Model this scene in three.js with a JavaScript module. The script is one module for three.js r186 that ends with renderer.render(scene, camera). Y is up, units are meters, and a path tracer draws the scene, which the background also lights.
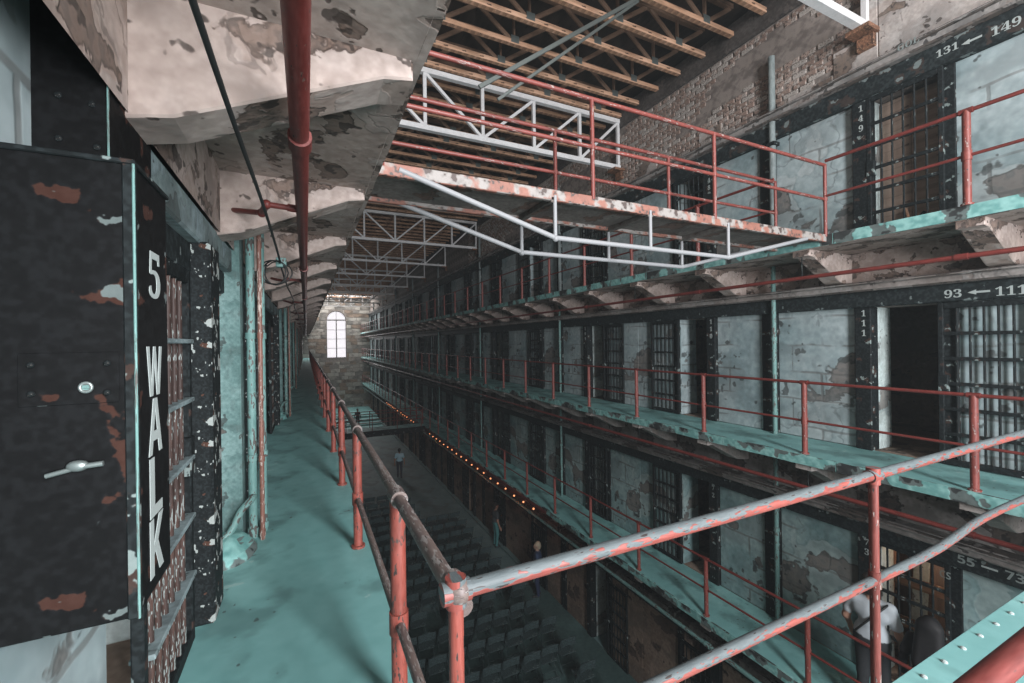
import * as THREE from 'three';
import { mergeGeometries, mergeVertices } from 'three/addons/utils/BufferGeometryUtils.js';
import { RectAreaLightUniformsLib } from 'three/addons/lights/RectAreaLightUniformsLib.js';
import { FontLoader } from 'three/addons/loaders/FontLoader.js';
import { TextGeometry } from 'three/addons/geometries/TextGeometry.js';
import { MarchingCubes } from 'three/addons/objects/MarchingCubes.js';

// ───────────────────────── camera, sky, daylight, exposure ─────────────────────────
const scene = new THREE.Scene();
const EY = 8.1;                                   // eye height above the ground floor
const e = (v) => EY + v;                          // heights below are given from the eye
const camera = new THREE.PerspectiveCamera(2 * Math.atan(341.5 / 428) * 180 / Math.PI, 1024 / 683, 0.05, 200);
camera.position.set(0, EY, 0);
camera.rotation.order = 'YXZ';
camera.rotation.set(0, -25.7 * Math.PI / 180, -0.8 * Math.PI / 180);
scene.add(camera);

const renderer = new THREE.WebGLRenderer({ antialias: true });
renderer.toneMapping = THREE.LinearToneMapping;
renderer.toneMappingExposure = 0.5;
renderer.shadowMap.enabled = true;
RectAreaLightUniformsLib.init();
scene.fog = new THREE.FogExp2(0xf0fcff, 0.0023);   // dust in the air of the hall
scene.background = new THREE.Color().setRGB(2.3, 2.2, 2.3);

const ZN = 5.0, ZF = -54;                         // the two end walls
const WIN_N = { x0: 1.65, x1: 3.45, y0: -1.6, y1: 5.1 }, WIN_F = { x0: 2.17, x1: 4.28, y0: -1.64, y1: 3.85 };
function windowLight(w, z, dir, k, col) {         // daylight that enters by an arched window
  const l = new THREE.RectAreaLight(col, k, w.x1 - w.x0 - 0.1, w.y1 - w.y0 - 0.5);
  l.position.set((w.x0 + w.x1) / 2, e((w.y0 + w.y1) / 2 - 0.2), z);
  l.lookAt(l.position.x, l.position.y, z + dir * 10);
  scene.add(l);
}
windowLight(WIN_N, ZN - 0.1, -1, 112, new THREE.Color().setRGB(1, 1.0, 1.03));
const SKYLIGHT = 20;
windowLight(WIN_F, ZF + 0.1, 1, 30, new THREE.Color().setRGB(1, 0.99, 1.0));

// ───────────────────────── helpers ─────────────────────────
let seed = 20240;
const rnd = () => { seed = (seed + 0x6d2b79f5) | 0; let t = Math.imul(seed ^ (seed >>> 15), 1 | seed); t = (t + Math.imul(t ^ (t >>> 7), 61 | t)) ^ t; return ((t ^ (t >>> 14)) >>> 0) / 4294967296; };
const rr = (a, b) => a + (b - a) * rnd();
const taken = {};
function numbered(name) { const n = (taken[name] = (taken[name] ?? -1) + 1); return n ? name + '_' + String(n).padStart(3, '0') : name; }
function tag(o, label, category, group) { o.userData.label = label; o.userData.category = category; if (group) o.userData.group = group; return o; }
function thing(name, label, category, group) { const o = new THREE.Group(); o.name = numbered(name); scene.add(o); return tag(o, label, category, group); }
function struct(name, label, category) { const o = new THREE.Group(); o.name = name; o.userData.kind = 'structure'; scene.add(o); return tag(o, label, category); }
function mesh(name, geo, mat, parent) {
  const m = new THREE.Mesh(Array.isArray(geo) ? merge(geo) : geo, mat);
  m.name = name; m.castShadow = m.receiveShadow = true; (parent || scene).add(m); return m;
}
function merge(list) { return mergeGeometries(list.map((g) => { const h = g.index ? g.toNonIndexed() : g; for (const k of Object.keys(h.attributes)) if (!['position', 'normal', 'uv'].includes(k)) h.deleteAttribute(k); return h; })); }
// uv in metres from the dominant axis of each face
function boxUV(g, ox = 0, oy = 0) {
  g = g.index ? g.toNonIndexed() : g;
  const p = g.attributes.position, uv = new Float32Array(p.count * 2), a = new THREE.Vector3(), b = new THREE.Vector3(), c = new THREE.Vector3(), n = new THREE.Vector3();
  for (let i = 0; i < p.count; i += 3) {
    a.fromBufferAttribute(p, i); b.fromBufferAttribute(p, i + 1); c.fromBufferAttribute(p, i + 2);
    n.copy(b).sub(a).cross(c.clone().sub(a));
    const x = Math.abs(n.x), y = Math.abs(n.y), z = Math.abs(n.z);
    for (let k = 0; k < 3; k++) {
      const v = [a, b, c][k];
      const [u, w] = x >= y && x >= z ? [v.z, v.y] : y >= z ? [v.z, v.x] : [v.x, v.y];
      uv[(i + k) * 2] = u + ox; uv[(i + k) * 2 + 1] = w + oy;
    }
  }
  g.setAttribute('uv', new THREE.BufferAttribute(uv, 2));
  return g;
}
const box = (x0, x1, y0, y1, z0, z1) => boxUV(new THREE.BoxGeometry(Math.abs(x1 - x0), Math.abs(y1 - y0), Math.abs(z1 - z0)).translate((x0 + x1) / 2, (y0 + y1) / 2, (z0 + z1) / 2));
// a box whose long edges are chamfered
function cham(x0, x1, y0, y1, z0, z1, c = 0.006) {
  if (x0 > x1) [x0, x1] = [x1, x0]; if (y0 > y1) [y0, y1] = [y1, y0]; if (z0 > z1) [z0, z1] = [z1, z0];
  c = Math.min(c, (x1 - x0) / 3, (y1 - y0) / 3, (z1 - z0) / 3);
  const P = []; for (const [i, x] of [[0, x0], [1, x1]]) for (const [j, y] of [[0, y0], [1, y1]]) for (const [k, z] of [[0, z0], [1, z1]]) {
    const sx = i ? -c : c, sy = j ? -c : c, sz = k ? -c : c;
    P.push([x, y + sy, z + sz], [x + sx, y, z + sz], [x + sx, y + sy, z]);
  }
  const id = (i, j, k, ax) => (i * 4 + j * 2 + k) * 3 + ax, T = [], cen = [(x0 + x1) / 2, (y0 + y1) / 2, (z0 + z1) / 2];
  const face = (...q) => {
    const v = q.map((n) => P[n]), ab = v[1].map((t, m) => t - v[0][m]), ac = v[2].map((t, m) => t - v[0][m]);
    const n = [ab[1] * ac[2] - ab[2] * ac[1], ab[2] * ac[0] - ab[0] * ac[2], ab[0] * ac[1] - ab[1] * ac[0]], o = v[0].map((t, m) => t - cen[m]);
    if (n[0] * o[0] + n[1] * o[1] + n[2] * o[2] < 0) q.reverse();
    for (let m = 1; m < q.length - 1; m++) T.push(q[0], q[m], q[m + 1]);
  };
  for (const i of [0, 1]) {
    face(id(i, 0, 0, 0), id(i, 1, 0, 0), id(i, 1, 1, 0), id(i, 0, 1, 0));
    face(id(0, i, 0, 1), id(1, i, 0, 1), id(1, i, 1, 1), id(0, i, 1, 1));
    face(id(0, 0, i, 2), id(1, 0, i, 2), id(1, 1, i, 2), id(0, 1, i, 2));
    for (const j of [0, 1]) {
      face(id(i, j, 0, 0), id(i, j, 1, 0), id(i, j, 1, 1), id(i, j, 0, 1));
      face(id(i, 0, j, 0), id(i, 1, j, 0), id(i, 1, j, 2), id(i, 0, j, 2));
      face(id(0, i, j, 1), id(1, i, j, 1), id(1, i, j, 2), id(0, i, j, 2));
      for (const k of [0, 1]) face(id(i, j, k, 0), id(i, j, k, 1), id(i, j, k, 2));
    }
  }
  const g = new THREE.BufferGeometry();
  g.setAttribute('position', new THREE.BufferAttribute(new Float32Array(T.flatMap((n) => P[n])), 3));
  g.computeVertexNormals();
  return boxUV(g);
}
const V = (x, y, z) => new THREE.Vector3(x, y, z), UPV = V(0, 1, 0);
// a round bar between two points; uv: u = turn about the axis in 0..1, v = metres
function rod(a, b, r, seg = 12, r2 = r) {
  a = Array.isArray(a) ? V(...a) : a; b = Array.isArray(b) ? V(...b) : b;
  const d = b.clone().sub(a), len = d.length(), g = new THREE.CylinderGeometry(r2, r, len, seg, 1);
  const uv = g.attributes.uv; for (let i = 0; i < uv.count; i++) uv.setXY(i, uv.getX(i), uv.getY(i) * len + a.x * 0.37 + a.z * 0.61 + a.y * 0.2);
  // keep u's origin on the upper side for sloping bars
  const y = d.normalize(), up = Math.abs(y.y) > 0.95 ? V(1, 0, 0) : UPV, z = new THREE.Vector3().crossVectors(up, y).normalize(), x = new THREE.Vector3().crossVectors(z, y);
  return g.applyMatrix4(new THREE.Matrix4().makeBasis(z, y, x)).translate((a.x + b.x) / 2, (a.y + b.y) / 2, (a.z + b.z) / 2);
}
// a flat or square bar between two points
function bar(a, b, w, h) {
  a = V(...a); b = V(...b); const d = b.clone().sub(a), len = d.length(); d.normalize();
  const g = cham(-w / 2, w / 2, -h / 2, h / 2, -len / 2, len / 2, 0.004), up = Math.abs(d.y) > 0.99 ? V(1, 0, 0) : UPV, x = new THREE.Vector3().crossVectors(up, d).normalize(), y = new THREE.Vector3().crossVectors(d, x);
  return g.applyMatrix4(new THREE.Matrix4().makeBasis(x, y, d)).translate((a.x + b.x) / 2, (a.y + b.y) / 2, (a.z + b.z) / 2);
}
function tube(pts, r, seg = 8, n = 40, closed = false) {
  const c = new THREE.CatmullRomCurve3(pts.map((p) => V(...p)), closed, 'centripetal'), g = new THREE.TubeGeometry(c, n, r, seg, closed), L = c.getLength(), uv = g.attributes.uv;
  for (let i = 0; i < uv.count; i++) uv.setXY(i, uv.getY(i), uv.getX(i) * L);
  return g;
}
const ball = (p, r, sx = 1, sy = 1, sz = 1) => new THREE.SphereGeometry(r, 12, 8).scale(sx, sy, sz).translate(...p);
function extrudeX(pts, z0, z1) {                  // profile in (x, y), extruded along z
  const s = new THREE.Shape(pts.map(([x, y]) => new THREE.Vector2(x, y)));
  return boxUV(new THREE.ExtrudeGeometry(s, { depth: z1 - z0, bevelEnabled: true, bevelThickness: 0.008, bevelSize: 0.008, bevelSegments: 1, curveSegments: 10 }).translate(0, 0, z0));
}

// ───────────────────────── procedural materials ─────────────────────────
const LAT = new Float32Array(65536); for (let i = 0; i < 65536; i++) LAT[i] = rnd();
// fields of layered noise (periods 4, 16 and 64, 2 to 7 octaves), read by fbm at any scale and offset
const FS = 512, FIELD = [];                        // FIELD[class * 8 + octaves]
function field(q, o) {                            // rows and columns are blended separately, octave by octave
  const f = new Float32Array(FS * FS); let amp = 0.5, n = 0, p = 4 << (2 * q);
  for (let k = 0; k < o && p <= 256; k++, p *= 2, amp *= 0.5) {
    const sm = new Float32Array(FS), ix = new Int32Array(FS), row = new Float32Array((p + 1) * FS), key = (o * 3 + k * 13 + q * 5) * 7919;
    for (let i = 0; i < FS; i++) { const x = i / FS * p, xi = Math.floor(x), fx = x - xi; ix[i] = xi; sm[i] = fx * fx * (3 - 2 * fx); }
    for (let y = 0; y <= p; y++) { const yy = (y % p) * 1031 + key; for (let i = 0; i < FS; i++) { const a = LAT[(ix[i] * 157 + yy) & 65535], b = LAT[((ix[i] + 1) % p * 157 + yy) & 65535]; row[y * FS + i] = a + (b - a) * sm[i]; } }
    for (let j = 0; j < FS; j++) { const r0 = ix[j] * FS, r1 = r0 + FS, t = sm[j]; for (let i = 0; i < FS; i++) f[j * FS + i] += amp * (row[r0 + i] + (row[r1 + i] - row[r0 + i]) * t); }
    n += amp;
  }
  for (let i = 0; i < f.length; i++) f[i] /= n;
  return f;
}
for (let q = 0; q < 3; q++) for (let o = 0; o < 8; o++) FIELD.push(o < 2 ? new Float32Array(1) : field(q, o));
function fbm(u, v, p, oct, s) {
  const q = p < 12 ? 0 : p < 40 ? 1 : 2, k = Math.max(1, Math.round(p / (4 << (2 * q)))), f = FIELD[q * 8 + oct], x = (u * k + LAT[(s * 31) & 65535]) * 512, y = (v * k + LAT[(s * 31 + 7) & 65535]) * 512;
  const xi = Math.floor(x), yi = Math.floor(y), fx = x - xi, fy = y - yi, x0 = xi & 511, x1 = (xi + 1) & 511, y0 = (yi & 511) << 9, y1 = ((yi + 1) & 511) << 9;
  const a = f[y0 + x0], b = f[y0 + x1], c = f[y1 + x0], d = f[y1 + x1];
  return a + (b - a) * fx + (c - a) * fy + (a - b - c + d) * fx * fy;
}
const ss = (a, b, x) => { const t = Math.min(1, Math.max(0, (x - a) / (b - a))); return t * t * (3 - 2 * t); };
const mix3 = (a, b, t) => [a[0] + (b[0] - a[0]) * t, a[1] + (b[1] - a[1]) * t, a[2] + (b[2] - a[2]) * t];
const hex = (h) => [h >> 16 & 255, h >> 8 & 255, h & 255];
function texture(size, metres, fn, o = {}) {      // fn(u, v) → [r, g, b, height 0..1, roughness 0..1]; bytes are sRGB
  const [W, H] = Array.isArray(size) ? size : [size, size], [MU, MV] = Array.isArray(metres) ? metres : [metres, metres];
  const c = new Uint8Array(W * H * 4), b = new Uint8Array(W * H * 4);
  for (let j = 0; j < H; j++) for (let i = 0; i < W; i++) {
    const q = fn((i + 0.5) / W, (j + 0.5) / H), k = (j * W + i) * 4;
    for (let m = 0; m < 3; m++) c[k + m] = Math.max(0, Math.min(255, q[m]));
    b[k] = b[k + 2] = Math.max(0, Math.min(255, q[3] * 255)); b[k + 1] = Math.max(0, Math.min(255, (q[4] ?? 0.8) * 255));
    c[k + 3] = b[k + 3] = 255;
  }
  const mk = (d, srgb) => { const t = new THREE.DataTexture(d, W, H); t.wrapS = t.wrapT = THREE.RepeatWrapping; t.magFilter = THREE.LinearFilter; t.minFilter = THREE.LinearMipmapLinearFilter; t.generateMipmaps = true; if (srgb) t.colorSpace = THREE.SRGBColorSpace; t.repeat.set(1 / MU, 1 / MV); t.needsUpdate = true; return t; };
  const aux = mk(b, false);
  return { map: mk(c, true), bumpMap: aux, roughnessMap: aux, roughness: 1, bumpScale: o.bump ?? 0.004, metalness: o.metal ?? 0, ...(o.extra || {}) };
}
const std = (p) => new THREE.MeshStandardMaterial(p), matt = (p) => new THREE.MeshPhysicalMaterial({ ...p, specularIntensity: 0.3 });

// weathered paint on plaster: layers that flake off along ragged outlines
function plaster(size, metres, s, top, mid, bare, dark, tTop, tMid, o = {}) {
  const P = o.p ?? 4, course = o.course ? metres / Math.round(metres / o.course) : 0;
  return texture(size, metres, (u, v) => {
    const w1 = fbm(u, v, 14, 3, s + 50) - 0.5, w2 = fbm(u, v, 11, 3, s + 57) - 0.5, U = u + w1 * 0.05, W0 = v + w2 * 0.05;
    const a = fbm(U, W0, P, 7, s), b = fbm(U, W0, P * 2, 6, s + 5), f = fbm(u, v, 40, 3, s + 9), st = fbm(u, v, 6, 4, s + 21), run = fbm(u, v / 2, 32, 3, s + 33);
    let col = mix3(top, mid, ss(0.3, 0.7, st) * 0.6), h = 0.85;
    col = mix3(col, mix3(top, dark, 0.35), ss(0.55, 0.8, run) * (o.streak ?? 0.4));
    const x1 = a * 0.75 + b * 0.25, x2 = a * 0.4 + b * 0.6, m1 = ss(tTop, tTop + 0.012, x1), m2 = ss(tMid, tMid + 0.015, x2);
    col = mix3(col, mid, m1); h -= 0.2 * m1;
    col = mix3(col, mix3(top, dark, 0.55), ss(tTop - 0.022, tTop - 0.002, x1) * (1 - m1) * 0.18);
    col = mix3(col, mix3(bare, dark, ss(0.4, 0.7, f) * 0.45), m2 * 0.92); h -= 0.35 * m2;
    col = mix3(col, dark, m2 * (1 - ss(tMid + 0.015, tMid + 0.035, x2)) * 0.45);
    if (course) {
      const row = Math.floor((v + w2 * 0.012) * metres / course), fv = (v + w2 * 0.012) * metres / course - row, fu = ((u + w1 * 0.012) * metres / (course * 2.1) + (row & 1) * 0.5) % 1;
      const j = Math.max(1 - ss(0.02, 0.05, Math.min(fv, 1 - fv)), 1 - ss(0.01, 0.026, Math.min(fu, 1 - fu))) * ss(0.44, 0.56, st * 0.5 + b * 0.5);
      col = mix3(col, mix3(bare, dark, 0.5), j * 0.55); h -= j * 0.35;
    }
    const gr = ss(0.5, 0.68, fbm(U, W0, 6, 6, s + 88)) * (0.55 + 0.9 * (f - 0.3)); col = mix3(col, dark, Math.max(0, gr) * (o.grime ?? 0.3));   // ingrained dirt
    const cr = (1 - ss(0.004, 0.012, Math.abs(a - 0.5))) * ss(0.5, 0.6, st); col = mix3(col, dark, cr * 0.25); h -= cr * 0.2;
    const sp = ss(o.speck ?? 0.68, (o.speck ?? 0.68) + 0.04, fbm(u, v, 36, 3, s + 70) * 0.65 + b * 0.35); col = mix3(col, dark, sp * 0.75); h -= sp * 0.2;
    const g = (f - 0.5) * 38 + (st - 0.5) * 40; h += (f - 0.5) * 0.22;
    return [col[0] + g, col[1] + g, col[2] + g, h, 0.86];
  }, { bump: o.bump ?? 0.007 });
}
const M = {};
M.plasterWall = std(plaster(1024, 4.2, 3, hex(0x84979a), hex(0x9aa5a6), hex(0x7a7672), hex(0x3d4242), 0.535, 0.575, { speck: 0.66, course: 0.42 }));
M.plasterWall2 = std(plaster(512, 3.7, 91, hex(0x749192), hex(0x899c9b), hex(0x6c6863), hex(0x343838), 0.52, 0.565, { speck: 0.65, course: 0.46 }));
M.plasterPink = std(plaster(1024, 2.1, 141, hex(0xb2a49d), hex(0x9e8d84), hex(0x7d6b61), hex(0x3c3430), 0.5, 0.532, { speck: 0.615, streak: 0.25, bump: 0.008, p: 5 }));
M.plasterPale = std(plaster(512, 2.0, 171, hex(0xb0aca8), hex(0xa49a93), hex(0x857569), hex(0x433e3b), 0.53, 0.57, { speck: 0.65, streak: 0.3 }));
M.cornice = std(plaster(512, 2.2, 201, hex(0x8c8a87), hex(0x7a736e), hex(0x5d544e), hex(0x2c2a29), 0.5, 0.53, { speck: 0.62, bump: 0.01 }));
M.lintelTeal = std(plaster(512, 1.6, 231, hex(0x7f9093), hex(0x6c7c7c), hex(0x55605f), hex(0x2a3030), 0.5, 0.6, { speck: 0.67, streak: 0.9 }));
M.jamb = std(plaster(512, 1.7, 261, hex(0xb4c0bd), hex(0x9cabaa), hex(0x7d7b76), hex(0x4a4c4b), 0.53, 0.59, { speck: 0.66 }));
M.tealPaint = std(plaster(512, 1.2, 271, hex(0x5a7775), hex(0x6b8785), hex(0x5c5853), hex(0x36403f), 0.53, 0.58, { speck: 0.64, streak: 0.6, bump: 0.003 }));
M.cellInside = std(plaster(512, 2.6, 291, hex(0x8a7a6c), hex(0x766456), hex(0x5a4a3f), hex(0x2a2420), 0.5, 0.56, {}));
M.darkPlate = std(plaster(512, 2.1, 331, hex(0x4a4542), hex(0x3d3835), hex(0x5a534e), hex(0x262322), 0.5, 0.58, {}));
M.floorPaint = std(texture(1024, 2.8, (u, v) => {
  const a = fbm(u, v, 4, 6, 411), b = fbm(u, v, 24, 4, 421), c = fbm(u, v, 9, 5, 431), d = fbm(u, v, 64, 2, 441);
  let col = mix3(hex(0x76aaa8), hex(0x87bab7), ss(0.35, 0.7, a)); col = mix3(col, hex(0x5a8280), ss(0.48, 0.66, c) * 0.7);
  const sp = ss(0.72, 0.76, d * 0.6 + c * 0.4); col = mix3(col, hex(0x3c4544), sp * 0.6); const lt = ss(0.7, 0.74, b * 0.7 + a * 0.3); col = mix3(col, hex(0xa5bfbb), lt * 0.5);
  const g = (b - 0.5) * 18; return [col[0] + g, col[1] + g, col[2] + g, 0.6 + (b - 0.5) * 0.3 - sp * 0.3, 0.62 + (c - 0.5) * 0.3];
}, { bump: 0.003 }));
M.edgePaint = std(texture(512, 3.1, (u, v) => {
  const a = fbm(u, v, 16, 5, 451), b = fbm(u, v, 64, 3, 461); let col = mix3(hex(0x6b9f9b), hex(0x82b2ad), ss(0.3, 0.7, b)); let h = 0.8;
  const m = ss(0.57, 0.59, a); col = mix3(col, hex(0x5a6664), m); h -= 0.4 * m; const n = ss(0.66, 0.68, a); col = mix3(col, hex(0x2b2f2f), n); { const g0 = (b - 0.5) * 30; return [col[0] + g0, col[1] + g0, col[2] + g0, h, 0.75]; }
}, { bump: 0.006 }));
M.ground = std(texture(512, 5.2, (u, v) => {
  const a = fbm(u, v, 3, 6, 471), b = fbm(u, v, 20, 5, 481), c = fbm(u, v, 8, 5, 491); let col = mix3(hex(0x5f7878), hex(0x738a89), ss(0.35, 0.7, a)); col = mix3(col, hex(0x525f5e), ss(0.52, 0.62, c) * 0.6);
  const g = (b - 0.5) * 24; return [col[0] + g, col[1] + g, col[2] + g, 0.5 + (b - 0.5) * 0.4, 0.7];
}, { bump: 0.004 }));
M.mat = std(texture(512, 3.3, (u, v) => {
  const a = fbm(u, v, 4, 5, 501), b = fbm(u, v, 40, 3, 511); const col = mix3(hex(0x3b5250), hex(0x4d6866), ss(0.35, 0.7, a)), g = (b - 0.5) * 22; return [col[0] + g, col[1] + g, col[2] + g, b, 0.8];
}, { bump: 0.003 }));
// black enamel over red primer and pale undercoat, chipped
function chippedDark(s, metres, base, prim, chip, tP, tC, rust) {
  const base2 = base.map((t) => t * 1.35);
  return texture(512, metres, (u, v) => {
    const a = fbm(u, v, 6, 6, s), b = fbm(u, v, 22, 5, s + 7), c = fbm(u, v, 60, 2, s + 15); let col = mix3(base, base2, ss(0.4, 0.7, c)); let h = 0.8, ro = 0.7;
    const m = ss(tP, tP + 0.02, a * 0.6 + b * 0.4 + (rust ? rust(u, v) : 0)); col = mix3(col, prim, m); h -= 0.25 * m; ro += 0.25 * m;
    const n = ss(tC, tC + 0.015, b * 0.7 + a * 0.3); col = mix3(col, chip, n); h -= 0.2 * n; ro += 0.2 * n;
    { const g0 = (c - 0.5) * 10; return [col[0] + g0, col[1] + g0, col[2] + g0, h, ro]; }
  }, { bump: 0.002 });
}
M.blackPaint = matt(chippedDark(521, 1.1, hex(0x181c1d), hex(0x3a2e2a), hex(0x75817f), 0.61, 0.67));
M.blackChipped = matt(chippedDark(541, 0.55, hex(0x181c1d), hex(0x4c372f), hex(0x979e9b), 0.575, 0.59));
M.cabinet = matt(chippedDark(561, 1.0, hex(0x0b0c0d), hex(0x3a2620), hex(0x5b6463), 0.63, 0.70, (u, v) => { const dv = Math.abs(v - 0.955), d = Math.hypot((u - 0.565) / 0.07, Math.min(dv, 1 - dv) / 0.17); return 0.17 * Math.max(0, 1 - d * 0.8); }));
M.blackBeam = matt(chippedDark(581, 1.6, hex(0x202526), hex(0x3c3532), hex(0x6c7675), 0.56, 0.63));
M.woodJamb = std(chippedDark(591, 0.9, hex(0x6a4c3a), hex(0x4d382c), hex(0x8a6b55), 0.55, 0.66));
function chippedRed(s, base, dark, chip, tD, tC, worn) {
  return texture([256, 1024], [1, 2.1], (u, v) => {
    const a = fbm(u * 0.25, v, 16, 5, s), b = fbm(u * 0.25, v, 48, 4, s + 7), c = fbm(u * 0.5, v, 90, 2, s + 15); let col = mix3(base, dark, ss(0.4, 0.75, a) * 0.6), h = 0.8, ro = 0.5;
    const top = worn ? worn * (0.5 - 2 * Math.abs(u - 0.5)) : 0;
    const m = ss(tD, tD + 0.02, b * 0.7 + a * 0.3 + top); col = mix3(col, chip, m); h -= 0.3 * m; ro += 0.1 * m;
    const n = ss(tC, tC + 0.02, b * 0.5 + c * 0.5); col = mix3(col, hex(0x2e2725), n); { const g0 = (c - 0.5) * 24; return [col[0] + g0, col[1] + g0, col[2] + g0, h, ro]; }
  }, { bump: 0.0015 });
}
M.red = std(chippedRed(601, hex(0x7a3d36), hex(0x63332e), hex(0x9c8f89), 0.66, 0.70));
M.redWorn = std(chippedRed(621, hex(0x8a463e), hex(0x723a34), hex(0x586163), 0.55, 0.68, 0.75));
M.redOrange = std(chippedRed(641, hex(0x88443a), hex(0x6e3830), hex(0x4a3c37), 0.63, 0.66));
M.redPipe = std(chippedRed(661, hex(0x70302b), hex(0x5b2723), hex(0x6a4d46), 0.70, 0.74));
M.railSteel = std(chippedRed(681, hex(0x6a5d58), hex(0x54494a), hex(0x8a8582), 0.6, 0.68, 0.1));
M.whiteRed = std(texture(512, 2.3, (u, v) => {
  const a = fbm(u, v, 14, 6, 701), b = fbm(u, v, 60, 3, 711); let col = mix3(hex(0x8f8a86), hex(0x75706c), ss(0.4, 0.7, b)); const m = ss(0.42, 0.52, a); col = mix3(col, mix3(hex(0x9a6a5c), hex(0x6f4a3f), b), m); const n = ss(0.64, 0.66, b); col = mix3(col, hex(0x4a3f3b), n); return [col[0], col[1], col[2], 0.8 - 0.4 * m, 0.6];
}, { bump: 0.003 }));
M.whiteSteel = std(texture(512, 1.3, (u, v) => {
  const a = fbm(u, v, 8, 6, 721), b = fbm(u, v, 40, 3, 731); let col = mix3(hex(0xd8d8d8), hex(0xc2c4c5), ss(0.3, 0.7, a)); const n = ss(0.66, 0.69, b * 0.6 + a * 0.4); col = mix3(col, hex(0x6d625c), n); { const g0 = (b - 0.5) * 16; return [col[0] + g0, col[1] + g0, col[2] + g0, 0.8 - 0.3 * n, 0.55]; }
}, { bump: 0.001 }));
function timber(s, a0, b0, c0) {
  return texture(512, [1.4, 0.5], (u, v) => {
    const g = fbm(u * 0.25, v, 24, 4, s), w = fbm(u, v, 3, 4, s + 7), r = fbm(u * 0.5 + 0.2, v * 2, 6, 4, s + 11); let col = mix3(a0, b0, ss(0.3, 0.72, g * 0.6 + w * 0.4)); const k = ss(0.74, 0.78, fbm(u * 2, v, 9, 2, s + 19)); col = mix3(col, c0, k * 0.8 + ss(0.55, 0.75, r) * 0.3);
    { const g0 = (g - 0.5) * 30; return [col[0] + g0, col[1] + g0, col[2] + g0, g, 0.78]; }
  }, { bump: 0.002 });
}
M.whiteRod = std({ color: 0x8a8c8e, roughness: 0.6 });
M.ply = std(timber(871, hex(0x9b8a7c), hex(0x857265), hex(0x5a4b41)));
M.tealPipe = std(texture([256, 1024], [1, 2.3], (u, v) => {
  const a = fbm(u * 0.25, v, 14, 5, 741), b = fbm(u * 0.25, v, 44, 4, 751); let col = mix3(hex(0x608682), hex(0x739793), ss(0.3, 0.7, a)), h = 0.8; const m = ss(0.57, 0.59, b * 0.6 + a * 0.4); col = mix3(col, hex(0x4d4a47), m); h -= 0.3 * m; { const g0 = (b - 0.5) * 26; return [col[0] + g0, col[1] + g0, col[2] + g0, h, 0.6]; }
}, { bump: 0.002 }));
M.greyPipe = std(texture([256, 512], [1, 2.3], (u, v) => { const a = fbm(u * 0.25, v, 14, 5, 761), b = fbm(u * 0.25, v, 44, 3, 771), col = mix3(hex(0x6c7676), hex(0x808a89), ss(0.3, 0.7, a)); { const g0 = (b - 0.5) * 26; return [col[0] + g0, col[1] + g0, col[2] + g0, b, 0.6]; } }, { bump: 0.001 }));
M.rustPipe = std(chippedRed(781, hex(0x7c5549), hex(0x5f4239), hex(0xb5a79d), 0.6, 0.7));
M.timber = std(timber(801, hex(0xd2ab90), hex(0xaf8668), hex(0x4a3527)));
M.timber2 = std(timber(821, hex(0xc59d82), hex(0xa07a5e), hex(0x432f24)));
M.timberWeb = std(timber(841, hex(0x836855), hex(0x6a5241), hex(0x3b2a20)));
M.deckDark = std(timber(861, hex(0x3f332c), hex(0x30271f), hex(0x1e1814)));
M.bridgeDeck = std(plaster(512, 1.7, 881, hex(0x77716c), hex(0x665f5a), hex(0x6a5146), hex(0x35302d), 0.5, 0.55, {}));
M.gusset = std({ color: 0x6f7673, roughness: 0.5, metalness: 0.6 });
M.brick = [0xa08c81, 0x8b776c, 0xaaa39c].map((c, i) => std(texture(256, 0.5, (u, v) => { const a = fbm(u, v, 8, 5, 901 + i * 9), b = fbm(u, v, 30, 3, 905 + i * 9); let col = mix3(hex(c), hex(0xaaa49d), ss(0.52, 0.56, a) * 0.75); col = mix3(col, hex(0x443c38), ss(0.62, 0.68, b)); { const g0 = (b - 0.5) * 40; return [col[0] + g0, col[1] + g0, col[2] + g0, a, 0.9]; } }, { bump: 0.006 })));
M.stone = [0x9a938b, 0x827d77, 0x8d7b6c, 0xb0aaa2].map((c, i) => std(texture(256, 1.9, (u, v) => { const a = fbm(u, v, 5, 5, 951 + i * 9), b = fbm(u, v, 30, 3, 955 + i * 9), col = mix3(hex(c), hex(c).map((t) => t * 0.72), ss(0.4, 0.7, a)); { const g0 = (b - 0.5) * 34; return [col[0] + g0, col[1] + g0, col[2] + g0, a, 0.9]; } }, { bump: 0.012 })));
M.mortar = std(texture(256, 1.2, (u, v) => { const a = fbm(u, v, 10, 5, 1011), col = mix3(hex(0x8b827b), hex(0x6c645f), ss(0.35, 0.65, a)); return [col[0], col[1], col[2], a, 0.95]; }, { bump: 0.006 }));
M.glass = new THREE.MeshPhysicalMaterial({ color: 0xffffff, transmission: 1, thickness: 0, roughness: 0.02, ior: 1.45 });
M.sash = std({ color: 0x5a5552, roughness: 0.7 });
M.letter = std({ color: 0x9ea7a5, roughness: 0.8 });
M.letterDim = std({ color: 0x7c8684, roughness: 0.85 });
M.cable = std({ color: 0x232424, roughness: 0.6 });
M.chair = matt(chippedDark(1031, 0.8, hex(0x333f40), hex(0x41504f), hex(0x62706f), 0.58, 0.66));
M.bolt = std({ color: 0x8d9694, roughness: 0.4, metalness: 0.7 });
M.curtain = std({ color: 0xc9cfcc, roughness: 0.95 });

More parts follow.
